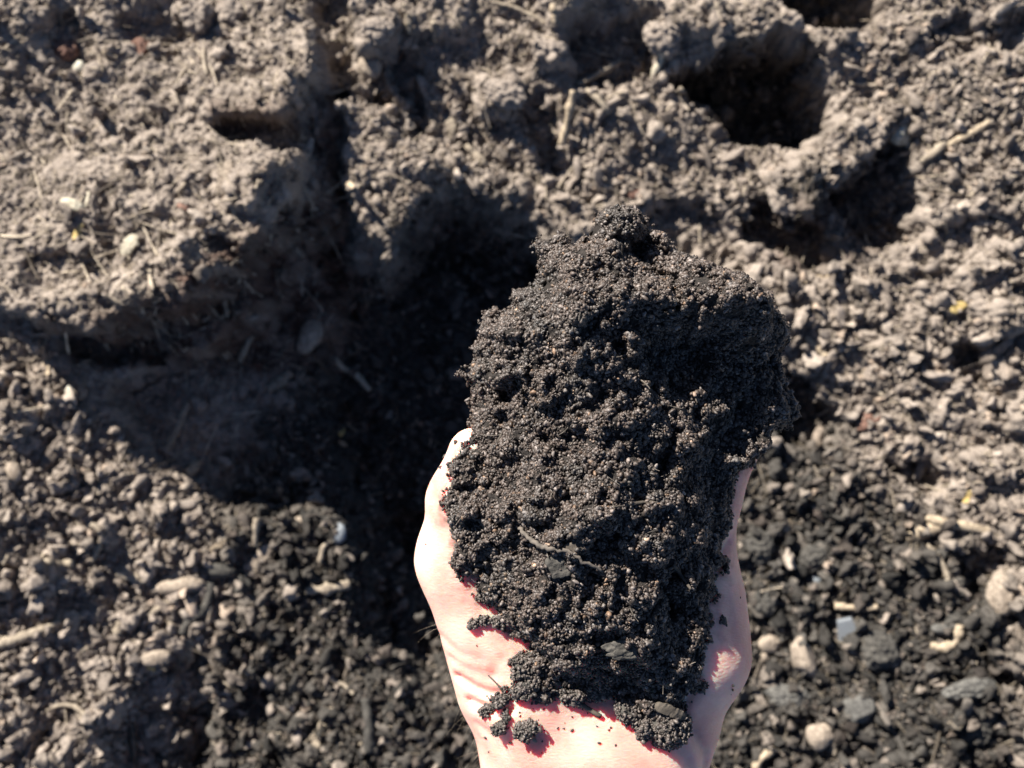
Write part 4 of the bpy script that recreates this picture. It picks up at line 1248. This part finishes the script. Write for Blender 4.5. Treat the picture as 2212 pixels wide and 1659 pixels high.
chip("bark_piece", 538, 1590, 9, 20, 25, DARKW, "dark bark bit in the lower left shade", "bark", 143)
chip("wood_chip", 1694, 1520 - 380, 12, 20, 40, TANW, "tan flake among black clods right of the hand", "wood chip", 144)
chip("wood_chip", 470, 1180, 8, 22, 50, TANW, "slender chip just above a dark elongated clod", "wood chip", 145)
chip("bark_piece", 680, 1600, 9, 20, -20, WOOD, "reddish tan bark strip near the bottom edge left of the arm", "bark", 146)

# clear glass with straight broken edges
p = on_ground(1828, 1357)
mp_ = KPX * (CAM_H - p.z)
prism = [(-26, -22), (4, -31), (25, 8), (10, 28), (-22, 24)]
gv = [(x * mp_, -y * mp_, z) for z in (-0.0015, 0.0022) for x, y in prism]
gf = [(0, 1, 2, 3, 4), (9, 8, 7, 6, 5)] + [((i + 1) % 5, i, i + 5, (i + 1) % 5 + 5) for i in range(5)]
gl = mesh_obj("glass_shard", gv, gf, GLASS, smooth=False)
gl.location = (p.x, p.y, p.z + 0.0052); gl.rotation_euler = (0.25, -0.2, 0)
bv = gl.modifiers.new("bevel", 'BEVEL'); bv.width = 0.0005; bv.segments = 2
tag(gl, "piece of clear glass with straight broken edges on the dark soil", "glass")

# --- on the hand
def crumb(u, v, a, b, rot, label, seed, g=45, lift=0.6, hz=0.9):
    o = stone("compost_crumb", u, v, a * 0.93, b * 0.93, rot, CLODW, label, "compost crumb", seed, where='h', amp=0.55, grain=g, lift=lift, hz=hz)
    r2 = np.random.default_rng(seed)
    co_ = np.empty(len(o.data.vertices) * 3, np.float32); o.data.vertices.foreach_get("co", co_); co_ = co_.reshape(-1, 3)
    k_ = int(min(len(co_), 1.9 * a * b * 0.32 + 14))
    pp = co_[r2.choice(len(co_), k_, replace=False)]
    pp = pp * (1 + r2.uniform(0.0, 0.14, (k_, 1)))
    rr = np.clip(0.00038 * np.exp(r2.normal(0, 0.4, k_)), 0.0002, 0.0009)
    cc = lerp((0.022, 0.018, 0.016), (0.125, 0.102, 0.088), np.clip(r2.normal(0.5, 0.25, k_), 0, 1))
    gsc = scatter("compost_grains", C_GRAIN, pp, r2.uniform(0, 6.28, (k_, 3)), np.repeat(rr[:, None], 3, 1), r2.integers(0, 8, k_), cc, parent=o)
    gsc["kind"] = "stuff"
    return o


crumb(1440, 1568, 44, 46, 20, "largest crumb cluster on the inside of the wrist, under a small flake", 160, 130, 0.35, 0.6)
crumb(1392, 1566, 24, 26, 0, "round crumb touching the left of the largest cluster on the wrist", 161, 60)
crumb(1358, 1536, 26, 20, -40, "crumb between the heap and the clusters on the wrist", 162, 50)
crumb(1133, 1440, 25, 27, 0, "round crumb on the ball of the thumb beside the heap", 164, 70)
crumb(1142, 1482, 33, 20, 32, "slanted crumb at the wrist crease below a round crumb", 165, 60)
crumb(1176, 1500, 20, 14, 10, "small crumb just right of a slanted crumb at the wrist crease", 166, 36)
crumb(1078, 1512, 20, 13, 35, "upper half of a crumb pair on the thumb side of the wrist", 167, 36)
crumb(1056, 1534, 20, 13, 30, "lower half of a crumb pair on the thumb side of the wrist", 168, 36)
crumb(1082, 1570, 14, 12, 20, "small crumb below a crumb pair on the wrist", 169, 30)
crumb(1093, 1550, 7, 11, 0, "tiny crumb trailing above a small crumb on the wrist", 170, 20)
crumb(1132, 1572, 20, 20, 0, "round crumb alone in the middle of the wrist with a sliver beside it", 171, 60)
crumb(1022, 1348, 10, 9, 0, "crumb at the outer end of a row on the ball of the thumb", 172, 24)
crumb(1046, 1340, 13, 9, 15, "middle crumb of a row on the ball of the thumb", 173, 24)
crumb(1074, 1342, 11, 11, 0, "inner crumb of a row on the ball of the thumb, nearest the heap", 174, 24)
crumb(1562, 1340, 6, 7, 30, "small black crumb on the shaded little finger side of the palm", 175, 18)
crumb(1240, 1500, 30, 18, -10, "crumb clinging to the bottom edge of the heap", 176, 60)
crumb(1290, 1490, 24, 20, 10, "crumb at the bottom of the heap, in the middle", 177, 50)
twig("twig", [(1209, 1502), (1252, 1520), (1298, 1548)], 6, DARKW, "dark crusted twig lying across the wrist below the heap", "twig", 180, where='h', lift=1.0)
twig("twig", [(1055, 1459), (1072, 1476), (1092, 1498)], 2.6, DARKW, "thin dark sliver on the thumb side of the wrist", "twig", 181, where='h', lift=1.0)
twig("root", [(1466, 1512), (1474, 1496), (1490, 1484), (1508, 1476)], 5, DARKW, "short curved rootlet at the heap's lower right corner", "root", 182, where='h', lift=1.2)
chip("bark_piece", 1150, 1594, 4, 13, -45, WOOD, "pointed sliver beside a round crumb on the wrist", "bark", 183, where='h')
chip("bark_piece", 1444, 1528, 12, 36, -68, DARKW, "small brown flake on top of the largest crumb cluster", "bark", 184, where='h', flat=0.35).location.z += 0.004
twig("root", [(1120, 1137), (1138, 1160), (1167, 1179), (1200, 1188), (1233, 1193), (1262, 1214), (1303, 1234)], 5, piece_mat("grey_root", (0.05, 0.044, 0.038), (0.13, 0.11, 0.092), 400),
     "bent grey root lying across the middle of the heap", "root", 185, where='c', lift=0.7, taper=0.4, knob=0.3, wob=0.3)
twig("twig", [(1326, 1096), (1370, 1088), (1416, 1082)], 3.2, DARKW, "thin straight rootlet on the heap above the bent root", "twig", 186, where='c', lift=0.8, wob=0.3)
twig("twig", [(1456, 1222), (1474, 1246), (1492, 1272)], 3.5, DARKW, "thin twig on the right flank of the heap", "twig", 187, where='c', lift=1.6)
stone("bark_piece", 1208, 1226, 31, 22, 10, CLODW, "flat grey flake on the heap below the bent root", "bark", 188, where='c', hz=0.4, lift=0.5, grain=60, amp=0.35)
stone("bark_piece", 1354, 1402, 46, 20, 8, CLODW, "long flat flake near the bottom of the heap", "bark", 189, where='c', hz=0.4, lift=0.5, grain=60, amp=0.35)
chip("bark_piece", 1245, 1180, 12, 34, 76, DARKW, "dark wedge of bark above a flat grey flake on the heap", "bark", 190, where='c', flat=0.3)

# specks of soil stuck to the skin
sv, sf = [], []
b0v, b0f = ico(1)
spots = [(1205, 1572, 3), (1216, 1574, 2), (1236, 1577, 3.5), (1103, 1604, 3.5), (1294, 1605, 3.5), (1049, 1594, 4), (1584, 1482, 3), (1583, 1490, 2.5), (1560, 1330, 3),
         (1569, 1350, 3), (1098, 1500, 4), (1106, 1512, 3), (1030, 1395, 2.5), (1598, 1290, 3), (1578, 1500, 2.5), (1533, 1290, 4), (1540, 1262, 4), (920, 1175, 2), (1330, 1610, 3),
         (962, 985, 5), (975, 1000, 4), (952, 1010, 4), (985, 955, 6), (990, 1240, 4), (1000, 1255, 3)]
for i in range(60):
    spots.append((rng.uniform(1040, 1500), 1500 + abs(rng.normal(0, 45)), rng.uniform(1.2, 2.6)))
for i, (u, v, rr) in enumerate(spots):
    pt = hand_top(u, v); rm_ = rr * KPX * (CAM_H - pt.z)
    vv = b0v * (1 + 0.3 * rng.normal(size=(len(b0v), 1))) * rm_ * np.array([1, 1, 0.7]) + np.array(pt) + np.array([0, 0, rm_ * 0.3])
    sf += [[q_ + i * len(b0v) for q_ in f] for f in b0f]
    sv.append(vv)
sp = mesh_obj("soil_specks", np.concatenate(sv), sf, CLODW)
tag(sp, "tiny specks of soil stuck to the palm and wrist", "soil specks", kind="stuff")

# fine hair on the thumb side of the wrist
hv, hf = [], []
for i in range(75):
    v = rng.uniform(1290, 1480) if rng.random() < 0.16 else 1475 + 330 * rng.random()
    y = P(1000, v, 0.285)[1]
    zr = rng.uniform(0.272, 0.290)
    jy = int(round((y - bmin[1]) / VOX)); kz = int(round((zr - bmin[2]) / VOX))
    if not (0 <= jy < dims[1]): continue
    col_ = SD[:, jy, kz] < 0
    if not col_.any(): continue
    x = ax_x[np.argmax(col_)] + 0.0004
    ln = rng.uniform(0.003, 0.009)
    d = np.array([-1.0, rng.uniform(-2.2, 0.3), rng.uniform(-0.2, 0.8)]); d /= np.linalg.norm(d)
    cv = np.array([0, rng.uniform(-0.5, 0.3), rng.uniform(-0.4, 0.3)])
    b_ = len(hv)
    for k in range(5):
        s_ = k / 4
        c = np.array([x, y, zr]) + d * ln * s_ + cv * ln * s_ * s_
        w = 0.000032 * (1 - 0.75 * s_)
        for th in (0, 2.1, 4.2):
            hv.append(c + np.array([w * math.cos(th) * 0.5, w * math.sin(th), w * math.cos(th)]))
    for k in range(4):
        for a in range(3):
            hf.append((b_ + k * 3 + a, b_ + k * 3 + (a + 1) % 3, b_ + k * 3 + 3 + (a + 1) % 3, b_ + k * 3 + 3 + a))
hair = mesh_obj("arm_hair", hv, hf, HAIRM, parent=person)
hair["kind"] = "stuff"
